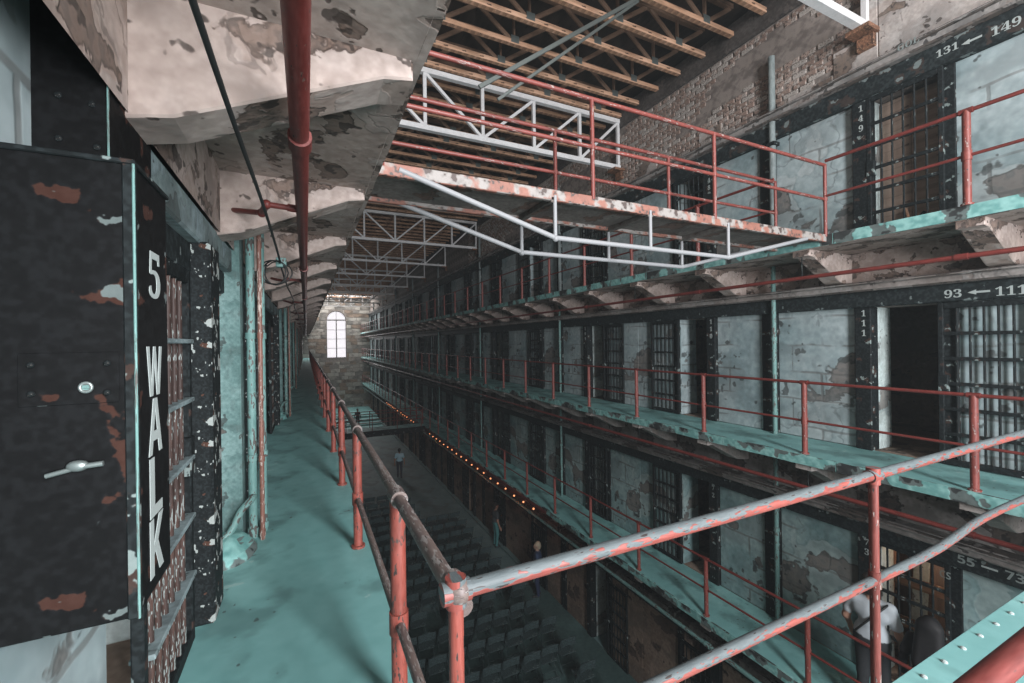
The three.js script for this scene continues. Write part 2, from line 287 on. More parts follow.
// ───────────────────────── levels and bays ─────────────────────────
const XR = 6.95, XL = -0.665, EDGE_R = 5.92, EDGE_L = 0.43;          // cell fronts and gallery edges
const W = [-8.1, -4.63, -1.55, 1.28];                              // floors: ground and three galleries
const DOOR_H = [2.15, 1.9, 1.95, 1.94];
const ROOF = 5.35, PITCH = 3.24, AX_R = -4.43, AX_L = -4.05;
const zp = (k) => -0.24 - 1.61 * k;                                // railing posts and brackets
const TH = 0.45;                                                   // thickness of the cell fronts

// the ground floor
const floor = struct('floor', 'grey concrete ground floor of the cell block', 'floor');
mesh('slab', box(XL - 3, XR + 3, -0.3, 0, ZF - 0.6, ZN + 0.6), M.ground, floor);
const stage = struct('trim_1', 'dark green floor covering under the rows of folding chairs', 'floor covering');
mesh('covering', cham(XL + 0.02, XR - 0.02, 0, 0.035, -12.62, ZN - 0.02), M.mat, stage);
mesh('covering_kerb', cham(XR - 0.16, XR, 0, 0.09, ZF, -12.7), M.ground, stage);

// ───────────────────────── cell fronts ─────────────────────────
const font = await new FontLoader().loadAsync('fonts/droid/droid_sans_bold.typeface.json');
const serif = await new FontLoader().loadAsync('fonts/droid/droid_serif_bold.typeface.json');
function lettering(text, f, h, wScale, mat, parent, p, ry, name = 'lettering') {
  const g = new TextGeometry(text, { font: f, size: h, depth: 0.0015, curveSegments: 5, bevelEnabled: false });
  g.computeBoundingBox(); const b = g.boundingBox; g.translate(-(b.min.x + b.max.x) / 2, -(b.min.y + b.max.y) / 2, 0); g.scale(wScale, 1, 1);
  const m = mesh(name, g, mat, parent); m.position.set(...p); m.rotation.y = ry; return m;
}
const wallR = struct('wall_right', 'plastered front of the cell tiers with black steel posts and lintels', 'wall');
const wallL = struct('wall_left', 'plastered front of the cells beside the gallery with teal pipes', 'wall');
const clipZ = (a, b) => { const lo = Math.max(Math.min(a, b), ZF), hi = Math.min(Math.max(a, b), ZN); return hi - lo > 0.02 ? [lo, hi] : null; };

// a barred sliding leaf, hung in the plane x = 0, running along +z from z = 0
function makeLeaf(width, height, nBars, rows, mb = M.blackPaint, mc = M.blackPaint, deep = 0.017, tall = 0.02) {
  const g = new THREE.Group(); g.name = 'cell_door';
  const st = 0.05;
  mesh('stile', cham(-0.02, 0.02, 0, height, 0, st), M.blackPaint, g); mesh('stile', cham(-0.02, 0.02, 0, height, width - st, width), M.blackPaint, g);
  mesh('rail', cham(-0.02, 0.02, 0, 0.07, st, width - st), M.blackPaint, g); mesh('rail', cham(-0.02, 0.02, height - 0.07, height, st, width - st), M.blackPaint, g);
  const gb = rod([0, 0.07, 0], [0, height - 0.07, 0], 0.0125, 8);
  for (let i = 1; i <= nBars; i++) mesh('bar', gb, mb, g).position.z = st + (width - 2 * st) * i / (nBars + 1);
  const gr = cham(-deep, deep, -tall, tall, st, width - st, 0.004);
  for (let i = 1; i <= rows; i++) mesh('crossbar', gr, mc, g).position.y = 0.07 + (height - 0.14) * i / (rows + 1);
  mesh('lock_plate', cham(-0.03, 0.03, height * 0.45, height * 0.45 + 0.2, 0.0, 0.09), M.blackPaint, g);
  return g;
}
const leafProto = makeLeaf(0.78, 1.93, 5, 5);
M.rustBar = matt(chippedRed(595, hex(0x3d322f), hex(0x57413a), hex(0x87908e), 0.61, 0.66));
const leafLeft = makeLeaf(0.78, 1.93, 6, 5, M.rustBar, M.lintelTeal, 0.04, 0.011);
const leafSmall = makeLeaf(0.78, 1.89, 5, 5);
const TIER = ['ground floor', 'lowest gallery', 'middle gallery', 'top gallery'];
const WALL_MAT = [M.cellInside, M.plasterWall2, M.plasterWall, M.plasterWall];
function placeLeaf(proto, x, y, z, dir, label, group) {
  const d = proto.clone(); d.name = numbered('cell_door'); scene.add(d); d.position.set(x, y, z); if (dir < 0) d.rotation.y = Math.PI; tag(d, label, 'door', group);
  return d;
}
const NUM = { 3: ['149', '148', '147', '146'], 2: ['111', '110', '109', '108'], 1: ['73', '72', '71', '70'] };
// open cells (true) by tier and by cell index from the near end; index 0 is the numbered cell just right of the first pipe
const OPEN = { 0: [0, 0, 1, 0, 0, 1], 1: [0, 1, 0, 0, 1, 0], 2: [1, 1, 1, 0, 1, 0], 3: [0, 0, 0, 1, 0, 0] };

for (let t = 0; t < 4; t++) {
  const y0 = e(W[t]), yd = y0 + DOOR_H[t], yTop = t < 3 ? e(W[t + 1]) - 0.1 : e(ROOF - 0.15);
  const mat = WALL_MAT[t];
  const near = (z) => z > -24;
  // floors inside the cells
  if (t) mesh('cell_floor', box(XR + 0.02, XR + 2.9, y0 - 0.22, y0, ZF, ZN), M.cellInside, wallR);
  // band over the doors, lintel and cornice
  const lin = t === 3 ? 0.27 : t === 0 ? 0.2 : 0.21;
  mesh('lintel', cham(XR - 0.10, XR + 0.1, yd, yd + lin, ZF, ZN, 0.012), M.blackBeam, wallR);
  mesh('cornice', cham(XR - 0.2, XR + 0.1, yd + lin, yd + lin + 0.13, ZF, ZN, 0.02), M.cornice, wallR);
  if (t > 0) mesh('cornice_moulding', cham(XR - 0.25, XR, yd + lin + 0.085, yd + lin + 0.12, ZF, ZN, 0.012), M.cornice, wallR);
  mesh('wall_band', box(XR, XR + TH, yd + (t < 3 ? 0 : 0), yTop, ZF, ZN), t === 3 ? M.mortar : t === 2 ? M.plasterPink : M.cornice, wallR);
  for (let k = -1; k <= 8; k++) for (const dir of [1, -1]) {            // each cell: s runs from the pipe axis to the party wall
    const A = AX_R - 2 * PITCH * k, idx = k * 2 + (dir > 0 ? 0 : 1);
    const seg = (s0, s1) => clipZ(A + dir * s0, A + dir * s1);
    let q;
    if ((q = seg(dir > 0 ? 0.02 : 0.24, 1.13))) mesh('plaster_panel', cham(XR, XR + TH, y0, yd + 0.01, q[0], q[1], 0.012), mat, wallR);
    if ((q = seg(2.0, PITCH))) mesh('plaster_panel', cham(XR, XR + TH, y0, yd + 0.01, q[0], q[1], 0.012), mat, wallR);
    if ((q = seg(1.13, 1.32))) {
      const post = mesh('door_post', cham(XR - 0.07, XR + 0.12, y0, yd, q[0], q[1], 0.01), M.blackPaint, wallR);
      mesh('jamb', cham(XR + 0.12, XR + TH, y0, yd, q[0], q[1], 0.008), M.jamb, wallR);
      if (idx >= 0 && idx < 4 && NUM[t]) [...NUM[t][idx]].forEach((ch, i) => lettering(ch, serif, 0.085, 0.9, M.letter, post, [XR - 0.072, yd - (t === 3 ? 0.1 : 0.08) - i * 0.135, (q[0] + q[1]) / 2 + 0.015], -Math.PI / 2, 'numeral'));
    }
    if ((q = seg(2.02, 2.17))) mesh('door_post', cham(XR - 0.028, XR + 0.05, y0, yd, q[0], q[1], 0.008), M.blackPaint, wallR);
    if (dir < 0 && (q = clipZ(A - 0.24, A + 0.02))) mesh('pipe_chase', cham(XR - 0.035, XR + 0.1, y0, yd + lin + 0.1, q[0], q[1], 0.008), M.blackPaint, wallR);
    if ((q = clipZ(A - 0.15, A + 0.15)) && dir > 0) mesh('party_wall', box(XR + TH, XR + 2.75, y0, yTop, q[0], q[1]), M.cellInside, wallR);
    if ((q = clipZ(A + PITCH - 0.15, A + PITCH + 0.15)) && dir > 0) mesh('party_wall', box(XR + TH, XR + 2.75, y0, yTop, q[0], q[1]), M.cellInside, wallR);
    // the sliding leaf
    const open = idx >= 0 && OPEN[t][idx % 6], s0 = open ? 2.0 : 1.30, zA = A + dir * s0;
    if (zA + dir * 0.78 > ZN - 0.05 || zA + dir * 0.78 < ZF + 0.1 || zA < ZF + 0.1) continue;
    const num = NUM[t] && idx >= 0 && idx < 4 ? NUM[t][idx] : null;
    const label = num ? `black barred cell door slid ${open ? 'open' : 'shut'} at the post numbered ${num}` : `black barred cell door slid ${open ? 'open' : 'shut'} beside an unnumbered post on the ${TIER[t]}`;
    placeLeaf(t === 1 ? leafSmall : leafProto, XR - 0.055, y0 + 0.012, zA, dir, label, num ? null : `${open ? 'open' : 'shut'} cell doors along the ${TIER[t]}`);
  }
}
mesh('back_wall', box(XR + 2.7, XR + 2.95, 0, e(6.2), ZF - 0.6, ZN + 0.6), M.cellInside, wallR);
// lettering on the lintels
const linR = (text, f, h, y, z, mat, ws = 1) => lettering(text, f, h, ws, mat, wallR, [XR - 0.1025, e(y), z], -Math.PI / 2);
function arrow(y, z, len, head, h = 0.03) {
  const s = new THREE.Shape([[-len / 2, -h / 2], [len / 2, -h / 2], [len / 2, h / 2], [-len / 2, h / 2], ...(head ? [[-len / 2, h * 1.3], [-len / 2 - 0.07, 0], [-len / 2, -h * 1.3]] : [])].map(([x, yy]) => new THREE.Vector2(x, yy)));
  const m = mesh('arrow', new THREE.ExtrudeGeometry(s, { depth: 0.0015, bevelEnabled: false }), M.letter, wallR); m.position.set(XR - 0.1025, e(y), z); m.rotation.y = -Math.PI / 2;
}
linR('131', serif, 0.085, 3.365, -2.3, M.letter, 1.05); arrow(3.345, -2.06, 0.1, true, 0.022); linR('149', serif, 0.095, 3.33, -1.83, M.letter, 1.05);
lettering('GOL', serif, 0.075, 0.95, M.letterDim, wallR, [XR - 0.2535, e(3.585), -2.6], -Math.PI / 2);
linR('93', serif, 0.095, 0.49, -2.28, M.letter, 1.1); arrow(0.488, -2.03, 0.11, true, 0.022); linR('111', serif, 0.1, 0.478, -1.82, M.letter, 1.05);
linR('55', font, 0.095, -2.61, -2.2, M.letterDim, 1.05); arrow(-2.61, -2.01, 0.13, false, 0.02); linR('73', font, 0.095, -2.615, -1.82, M.letterDim, 1.05);

// exposed brickwork above the top tier: courses of loose, uneven bricks, then plaster at the near end
{
  const yB = e(1.28 + 1.94 + 0.27 + 0.14), yT = e(5.13), geos = [0, 1, 2].map((i) => cham(-0.016, 0.03, -0.036, 0.036, -0.112 + i * 0.012, 0.112 - i * 0.008, 0.006));
  const all = [];
  for (let r = 0, y = yB + 0.04; y < yT; y += 0.082, r++) for (let z = -3.15 - (r % 2) * 0.12 - rnd() * 0.03; z > -19; z -= 0.245) {
    if (fbm((z + 60) * 0.02, y * 0.09, 16, 3, 77) > 0.68) continue;
    all.push([y, z]);
  }
  all.sort((a, b) => b[1] - a[1]);
  const rest = [[], [], []];
  all.forEach(([y, z], i) => {
    const g = geos[i % 3], mi = Math.floor(rnd() * 3), dx = rr(-0.008, 0.009);
    if (i < 300) { const m = mesh('brick', g, M.brick[mi], wallR); m.position.set(XR + dx, y, z); m.rotation.x = rr(-0.01, 0.01); }
    else rest[mi].push(g.clone().translate(XR + dx, y, z));
  });
  rest.forEach((l, i) => { if (l.length) mesh('distant_brickwork', l, M.brick[i], wallR).userData.kind = 'stuff'; });
  mesh('plaster_coat', cham(XR - 0.03, XR + 0.02, yB - 0.02, yT + 0.02, -3.0, ZN, 0.012), M.plasterPale, wallR);
  for (const [z0, z1, a, b] of [[-3.55, -3.0, 3.66, 4.1], [-3.3, -3.0, 4.1, 4.55], [-4.2, -3.55, 3.64, 3.8], [-5.9, -5.4, 3.8, 3.98], [-7.6, -7.0, 3.7, 4.0]]) mesh('plaster_coat', cham(XR - 0.028, XR + 0.02, e(a), e(b), z0, z1, 0.015), M.plasterPale, wallR);
  mesh('wall_plate', cham(XR - 0.06, XR + 0.4, e(5.13), e(5.6), ZF, ZN, 0.01), M.darkPlate, wallR);
}

// left cell front beside the camera
const pl = (d) => XL + d;
{
  const t = 2, y0 = e(W[2]), yd = e(0.4), yTop = e(1.1);
  mesh('wall_band', box(XL - TH, XL, yd, e(1.06), ZF, ZN), M.plasterWall, wallL);
  mesh('upper_wall', extrudeX([[-0.5, e(0.752)], [-0.5, e(6.0)], [XL - TH, e(6.0)], [XL - TH, e(1.05)], [XL - 0.01, e(1.05)]], ZF, ZN), M.plasterPink, wallL);
  mesh('header', cham(XL - 0.1, pl(0.1), yd, e(0.57), ZF, -2.02, 0.01), M.blackBeam, wallL);
  mesh('lintel', cham(XL - 0.1, pl(0.15), e(0.57), e(0.75), ZF, -1.99, 0.012), M.lintelTeal, wallL);
  mesh('lower_wall', box(XL - TH, XL, 0, y0 - 0.1, ZF, ZN), M.cellInside, wallL);
  mesh('back_wall', box(XL - 2.95, XL - 2.7, 0, e(6.2), ZF - 0.6, ZN + 0.6), M.cellInside, wallL);
  mesh('cell_floor', box(XL - 2.9, XL, y0 - 0.22, y0, ZF, ZN), M.cellInside, wallL);
  mesh('cell_ceiling', box(XL - 2.9, XL - TH, yd + 0.4, yd + 0.55, ZF, ZN), M.cellInside, wallL);
  for (let k = -1; k <= 8; k++) for (const dir of [1, -1]) {
    const A = AX_L - 2 * PITCH * k, seg = (s0, s1) => clipZ(A + dir * s0, A + dir * s1); let q;
    if ((q = seg(0, 1.13))) mesh('plaster_panel', cham(XL - TH, XL, y0, yd + 0.01, q[0], q[1], 0.012), M.jamb, wallL);
    if ((q = seg(2.0, PITCH))) mesh('plaster_panel', cham(XL - TH, XL, y0, yd + 0.01, q[0], q[1], 0.012), M.plasterWall, wallL);
    if ((q = seg(0.9, 1.17))) mesh('door_post', cham(XL - 0.02, pl(0.19), y0, yd + 0.18, q[0], q[1], 0.012), M.blackChipped, wallL);
    if ((q = seg(1.17, 1.3))) mesh('door_post', cham(XL - 0.02, pl(0.09), y0, yd, q[0], q[1], 0.01), M.tealPaint, wallL);
    if (dir > 0) { if ((q = clipZ(A - 0.15, A + 0.15))) mesh('party_wall', box(XL - 2.75, XL - TH, y0, yd + 0.4, q[0], q[1]), M.cellInside, wallL); if ((q = clipZ(A + PITCH - 0.15, A + PITCH + 0.15))) mesh('party_wall', box(XL - 2.75, XL - TH, y0, yd + 0.4, q[0], q[1]), M.cellInside, wallL); }
    const zA = A + dir * 1.28; if (zA + dir * 0.78 > ZN - 0.05 || zA + dir * 0.78 < ZF + 0.1 || zA < ZF + 0.1) continue;
    placeLeaf(leafLeft, pl(0.1), y0 + 0.012, zA, dir, k === 0 && dir > 0 ? 'chipped black barred cell door beside the cabinet lettered 5 WALK' : 'black barred cell door shut along the pipe-lined gallery wall', k === 0 && dir > 0 ? null : 'shut cell doors beside the walkway with the lettered cabinet');
    // pipes and downpipe boxing at each axis
  }
  for (let k = 0; k <= 7; k++) {
    const A = AX_L - 2 * PITCH * k, p = thing('pipe_stack', k ? 'cluster of teal and rusty vertical pipes on the gallery wall' : 'teal and rusty pipe cluster with a lumpy cement foot beside the first cell post', 'pipe', k ? 'pipe clusters along the gallery wall' : null);
    mesh('boxing', cham(XL, pl(0.2), y0, e(1.05), A - 0.16, A + 0.1, 0.015), M.tealPaint, p);
    for (const [d, z, r, m] of [[0.265, 0.03, 0.032, M.tealPipe], [0.335, 0.1, 0.017, M.rustPipe], [0.33, -0.08, 0.028, M.tealPipe]]) {
      mesh('pipe', rod([pl(d), y0, A + z], [pl(d), e(1.05), A + z], r, 14), m, p);
      for (const yy of [0.03, 0.62, 1.6]) mesh('collar', rod([pl(d), y0 + yy, A + z], [pl(d), y0 + yy + 0.05, A + z], r * 1.3, 14), m, p);
    }
    mesh('cross_pipe', tube([[pl(0.06), y0 + 0.1, A + 0.3], [pl(0.14), y0 + 0.16, A + 0.27], [pl(0.2), y0 + 0.28, A + 0.2], [pl(0.26), y0 + 0.33, A + 0.1], [pl(0.27), y0 + 0.34, A + 0.03]], 0.026, 10, 20), M.tealPipe, p);
    const foot = new THREE.SphereGeometry(0.2, 18, 10, 0, Math.PI * 2, 0, Math.PI / 2).scale(0.95, 0.72, 1.3), fp = foot.attributes.position;
    for (let i = 0; i < fp.count; i++) { const n = 1 + 0.25 * (fbm(fp.getX(i) * 2 + 0.5, fp.getZ(i) * 2 + fp.getY(i), 8, 3, 300 + k) - 0.5); fp.setXYZ(i, fp.getX(i) * n, Math.max(0, fp.getY(i) * n), fp.getZ(i) * n); }
    foot.computeVertexNormals(); mesh('cement_foot', boxUV(foot.translate(pl(0.12), y0, A + 0.27)), M.edgePaint, p);
  }
}

// ───────────────────────── end walls with arched windows ─────────────────────────
function endWall(name, label, w, z, out, blocks, winName) {
  const wall = struct(name, label, 'wall'), dz = out * 0.55, xa = XL - 3, xb = XR + 3, top = e(6.2), cx = (w.x0 + w.x1) / 2, r = (w.x1 - w.x0) / 2, ys = e(w.y1) - r;
  const sh = new THREE.Shape([[xa, 0], [xb, 0], [xb, top], [xa, top]].map((p) => new THREE.Vector2(...p))), hole = new THREE.Path();
  hole.moveTo(w.x0, e(w.y0)); hole.lineTo(w.x1, e(w.y0)); hole.lineTo(w.x1, ys); hole.absarc(cx, ys, r, 0, Math.PI, false); hole.lineTo(w.x0, e(w.y0)); sh.holes.push(hole);
  mesh('wall_core', boxUV(new THREE.ExtrudeGeometry(sh, { depth: 0.55, bevelEnabled: false, curveSegments: 16 }).translate(0, 0, out > 0 ? z : z - 0.55)), M.mortar, wall);
  if (blocks) {
    const rows = []; let y = 0.0; while (y < e(5.2)) { const h = rr(0.36, 0.5); rows.push([y, Math.min(y + h, e(5.2))]); y += h; }
    for (const [y0, y1] of rows) {
      let x = XL; while (x < XR - 0.05) {
        let x1 = Math.min(x + rr(0.55, 1.25), XR); if (XR - x1 < 0.3) x1 = XR;
        const j = 0.018, d = rr(0.02, 0.06), ym = (y0 + y1) / 2, put = (a, b) => { if (b - a > 0.12) mesh('stone', cham(a + j, b - j, y0 + j, y1 - j, z, z - out * d, 0.02), M.stone[Math.floor(rnd() * 4)], wall); };
        let hw = 0; if (y1 > e(w.y0) && y0 < ys) hw = r + 0.03; else if (y0 >= ys && y0 < ys + r) hw = Math.sqrt(Math.max(0, r * r - (y0 - ys) ** 2)) + 0.05;
        if (!hw || x1 <= cx - hw || x >= cx + hw) put(x, x1); else { if (x < cx - hw) put(x, cx - hw); if (x1 > cx + hw) put(cx + hw, x1); }
        x = x1;
      }
    }
  }
  // sashes: two lights of panes under an arched head
  const win = struct(winName, 'tall arched window of two sashes with bright daylight behind', 'window'), zz = z + out * 0.2, b = 0.05;
  const fr = (x0, x1, y0, y1, n) => mesh(n, cham(x0, x1, y0, y1, zz - 0.04, zz + 0.04, 0.008), M.sash, win);
  fr(w.x0, w.x0 + b, e(w.y0), ys, 'frame'); fr(w.x1 - b, w.x1, e(w.y0), ys, 'frame'); fr(w.x0, w.x1, e(w.y0), e(w.y0) + b * 1.5, 'frame'); fr(cx - 0.06, cx + 0.06, e(w.y0), ys + 0.05, 'mullion'); fr(w.x0, w.x1, ys - 0.07, ys + 0.07, 'transom');
  const arc = new THREE.Shape(); arc.absarc(cx, ys, r, 0, Math.PI, false); const ih = new THREE.Path(); ih.absarc(cx, ys, r - 0.06, 0, Math.PI, false); arc.holes.push(ih);
  mesh('arched_head', boxUV(new THREE.ExtrudeGeometry(arc, { depth: 0.08, bevelEnabled: false, curveSegments: 20 }).translate(0, 0, zz - 0.04)), M.sash, win); fr(cx - 0.02, cx + 0.02, ys, ys + r - 0.03, 'glazing_bar');
  const n = 4, H = (ys - 0.07 - e(w.y0) - b * 1.5) / n;
  for (let i = 1; i < n; i++) fr(w.x0 + b, w.x1 - b, e(w.y0) + b * 1.5 + i * H - 0.022, e(w.y0) + b * 1.5 + i * H + 0.022, 'glazing_bar');
  for (let i = 0; i < n; i++) for (const [a, c] of [[w.x0 + b, cx - 0.06], [cx + 0.06, w.x1 - b]]) mesh('pane', box(a, c, e(w.y0) + b * 1.5 + i * H + 0.022, e(w.y0) + b * 1.5 + (i + 1) * H - 0.022, zz - 0.003, zz + 0.003), M.glass, win);
  const half = new THREE.Shape(); half.absarc(cx, ys + 0.07, r - 0.1, 0, Math.PI, false); mesh('pane', boxUV(new THREE.ExtrudeGeometry(half, { depth: 0.005, bevelEnabled: false, curveSegments: 20 }).translate(0, 0, zz)), M.glass, win);
}
endWall('wall_far', 'coursed stone end wall with an arched window', WIN_F, ZF, -1, true, 'window_1');
endWall('wall_near', 'stone end wall behind the walkway with a tall arched window', WIN_N, ZN, 1, false, 'window_2');

// ───────────────────────── roof: open-web timber joists and boarding ─────────────────────────
const ceiling = struct('ceiling', 'dark boarded roof carried on open-web timber joists', 'ceiling');
const SKY = { x0: 0.6, x1: 6.2, z0: -52.6, z1: -49.6 };
for (const [a, b, c, d] of [[XL - 3, XR + 3, SKY.z1, ZN + 0.6], [XL - 3, XR + 3, ZF - 0.6, SKY.z0], [XL - 3, SKY.x0, SKY.z0, SKY.z1], [SKY.x1, XR + 3, SKY.z0, SKY.z1]]) mesh('boarding', box(a, b, e(5.92), e(6.2), c, d), M.deckDark, ceiling);
{
  const w = struct('window_3', 'roof skylight above the far end wall', 'skylight');
  mesh('pane', box(SKY.x0, SKY.x1, e(6.1), e(6.105), SKY.z0, SKY.z1), M.glass, w);
  for (let x = SKY.x0; x <= SKY.x1 + 0.01; x += 1.12) mesh('glazing_bar', cham(x - 0.03, x + 0.03, e(6.0), e(6.1), SKY.z0, SKY.z1), M.sash, w);
  const l = new THREE.RectAreaLight(new THREE.Color().setRGB(1, 0.99, 0.98), SKYLIGHT, SKY.x1 - SKY.x0, SKY.z1 - SKY.z0);
  l.position.set((SKY.x0 + SKY.x1) / 2, e(5.95), (SKY.z0 + SKY.z1) / 2); l.lookAt(l.position.x, 0, l.position.z); scene.add(l);
}
{
  const x0 = XL, x1 = XR - 0.06, yb = e(ROOF), yt = e(5.92), n = 11, dx = (x1 - x0) / n;
  const chordB = cham(x0, x1, yb, yb + 0.085, -0.045, 0.045, 0.006), chordT = cham(x0, x1, yt - 0.085, yt, -0.045, 0.045, 0.006);
  const webs = []; for (let i = 0; i < n; i++) { webs.push(['web', bar([x0 + i * dx + 0.05, i % 2 ? yt - 0.08 : yb + 0.08, 0], [x0 + (i + 1) * dx - 0.05, i % 2 ? yb + 0.08 : yt - 0.08, 0], 0.035, 0.075)]); if (i % 2 === 0 && i) webs.push(['post', bar([x0 + i * dx, yb + 0.08, 0], [x0 + i * dx, yt - 0.08, 0], 0.06, 0.035)]); }
  const plates = []; for (let i = 0; i <= n; i += 2) plates.push(cham(x0 + i * dx - 0.08, x0 + i * dx + 0.08, yb + 0.02, yb + 0.15, 0.046, 0.049, 0.001), cham(x0 + i * dx - 0.08, x0 + i * dx + 0.08, yb + 0.02, yb + 0.15, -0.049, -0.046, 0.001));
  const gp = merge(plates), whole = merge([chordB.clone(), chordT.clone(), ...webs.map((w) => w[1].clone())]);
  for (let i = 0, z = -4.53 + 0.598 * 11; z > ZF + 0.2; z -= 0.598, i++) {
    if (z > ZN - 0.1 || (z < SKY.z1 && z > SKY.z0)) continue;
    if (z < -1 && z > -16) {
      const j = new THREE.Group(); j.name = 'roof_joist'; ceiling.add(j); j.position.z = z;
      mesh('bottom_chord', chordB, i % 3 ? M.timber : M.timber2, j); mesh('top_chord', chordT, M.timberWeb, j);
      for (const [nm, g] of webs) mesh(nm, g, M.timberWeb, j);
      mesh('nail_plates', gp, M.gusset, j);
    } else mesh('roof_joist', whole, i % 2 ? M.timber : M.timber2, ceiling).position.z = z;
  }
}

// ───────────────────────── steel roof trusses ─────────────────────────
{
  const yb = e(4.17), yt = e(5.28), X = (k) => 3.34 + 1.205 * k, P = [];
  P.push(['bottom_chord', bar([X(-3), yb, 0], [X(3) - 0.05, yb, 0], 0.11, 0.1)], ['top_chord', bar([X(-3), yt, 0], [X(3) - 0.05, yt, 0], 0.11, 0.1)]);
  for (let k = -3; k <= 3; k++) P.push(['strut', bar([X(k) - (k === 3 ? 0.09 : 0), yb + 0.04, 0], [X(k) - (k === 3 ? 0.09 : 0), yt - 0.04, 0], 0.07, 0.07)]);
  for (const [a, b] of [[-1, 0], [-2, -1], [-3, -2]]) P.push(['diagonal', bar([X(a) + 0.03, yt - 0.05, 0], [X(b) - 0.03, yb + 0.05, 0], 0.06, 0.06)]);
  for (const [a, b] of [[0, 1], [1, 2], [2, 3]]) P.push(['diagonal', bar([X(a) + 0.03, yb + 0.05, 0], [X(b) - (b === 3 ? 0.12 : 0.03), yt - 0.05, 0], 0.06, 0.06)]);
  P.push(['bearing_plate', cham(X(3) - 0.3, XR + 0.01, yb - 0.11, yb - 0.05, -0.14, 0.14)], ['bearing_bracket', cham(X(3) - 0.1, XR + 0.01, yb - 0.28, yb - 0.11, -0.1, 0.1)]);
  const zs = [-3.12, -8.2, -13.0, -17.82, -22.52, -27.04, -32.2, -37.3, -41.8, -46, -50.5];
  zs.forEach((z, i) => {
    const t = thing('steel_truss', ['white steel roof truss ending on a rusty bearing above the cell numbered 149', 'white steel roof truss behind the red railed upper footbridge', 'white steel roof truss just above the far edge of the upper footbridge'][i] || 'white steel roof truss of the receding row beyond the upper footbridge', 'truss', i < 3 ? null : 'receding row of white roof trusses');
    t.position.z = z;
    for (const [n, g] of P) mesh(n, g, n.startsWith('bearing') ? M.woodJamb : M.whiteSteel, t);
  });
  // slack flat-bar brace hanging from the joists
  const br = thing('sway_brace', 'thin grey V-shaped flat bar brace hanging from the timber joists', 'brace');
  mesh('flat_bar', bar([4.72, e(5.28), -5.03], [2.0, e(3.2), -5.0], 0.03, 0.055), M.gusset, br); mesh('flat_bar', bar([4.66, e(5.2), -5.05], [2.26, e(3.11), -5.02], 0.03, 0.04), M.gusset, br); mesh('hook', rod([4.72, e(5.24), -5.03], [4.72, e(5.4), -5.12], 0.02, 8), M.gusset, br);
}
// ───────────────────────── galleries on brackets ─────────────────────────
const bracketR = extrudeX([[XR, -0.1], [EDGE_R + 0.03, -0.1], [EDGE_R + 0.03, -0.2], [EDGE_R + 0.14, -0.21], [XR - 0.28, -0.52], [XR, -0.56]], -0.1, 0.1);
const bracketL = extrudeX([[XL, -0.1], [EDGE_L - 0.03, -0.1], [EDGE_L - 0.03, -0.2], [EDGE_L - 0.14, -0.22], [XL + 0.28, -0.52], [XL, -0.58]].reverse(), -0.1, 0.1);
const sag = (g, amp, s) => { const p = g.attributes.position; for (let i = 0; i < p.count; i++) { const z = p.getZ(i), n = (fbm((z + 60) * 0.05, p.getX(i) * 0.05, 32, 5, s) - 0.5) * amp; p.setX(i, p.getX(i) + n); p.setY(i, p.getY(i) + n * 0.5); } g.computeVertexNormals(); return g; };
function gallery(t, right, name, label, under) {
  const g = struct(name, label, 'gallery'), y = e(W[t]), [xa, xb] = right ? [EDGE_R, XR] : [XL, EDGE_L];
  mesh('slab', cham(xa, xb, y - 0.13, y - 0.012, ZF, ZN, 0.01), under, g);
  mesh('painted_surface', cham(xa, xb, y - 0.014, y, ZF, ZN, 0.004), M.floorPaint, g);
  // chipped nosing, cast in lengths
  for (let z = ZN; z > ZF + 0.1; z -= 1.61) {
    const a = Math.max(z - 1.6, ZF), n = 18, gg = new THREE.BoxGeometry(0.035, 0.13, z - a, 1, 2, n).translate(right ? xa - 0.0125 : xb + 0.0125, y - 0.062, (z + a) / 2);
    mesh('nosing', boxUV(sag(gg, 0.035, 40 + t * 7 + (right ? 0 : 3))), !right && t === 3 ? under : M.edgePaint, g);
  }
  for (let k = -1; zp(k) > ZF + 0.3; k++) { const b = mesh('bracket', right ? bracketR : bracketL, under, g); b.position.set(0, y, zp(k)); }
  return g;
}
gallery(1, true, 'walkway_lower', 'lowest teal painted gallery in front of the cells', M.plasterPale);
gallery(2, true, 'walkway_middle', 'middle teal painted gallery in front of the cells', M.plasterPale);
gallery(3, true, 'walkway_upper', 'top gallery with pale tapered concrete brackets underneath', M.plasterPink);
gallery(2, false, 'walkway_near', 'teal painted concrete walkway along the lettered cabinet', M.plasterPale);
gallery(3, false, 'walkway_overhead', 'peeling concrete gallery overhead with deep tapered brackets', M.plasterPink);

// ───────────────────────── pipe railings ─────────────────────────
const B2 = { z0: -1.0, z1: -0.34 }, B3 = { z0: -3.78, z1: -3.12 };      // footbridges
function railing(o, x, y, runs, zs, h, mid, rPost, rRail, mPost, mRail) {
  for (const [a, b] of runs) {
    mesh('top_rail', rod([x, y + h, a], [x, y + h, b], rRail, 14), mRail, o); mesh('middle_rail', rod([x, y + mid, a], [x, y + mid, b], rRail * 0.8, 12), mRail, o);
  }
  const gp = rod([0, 0, 0], [0, h, 0], rPost, 14), gt = rod([0, h, -0.05], [0, h, 0.05], rRail * 1.45, 14), gm = rod([0, mid - 0.045, 0], [0, mid + 0.045, 0], rPost * 1.22, 14), gf = rod([0, 0, 0], [0, 0.018, 0], rPost * 1.5, 14);
  for (const z of zs) {
    const p = mesh('post', gp, mPost, o); p.position.set(x, y, z);
    mesh('tee_fitting', gt, mRail, p); mesh('sleeve', gm, mPost, p); mesh('foot_flange', gf, mPost, p);
  }
}
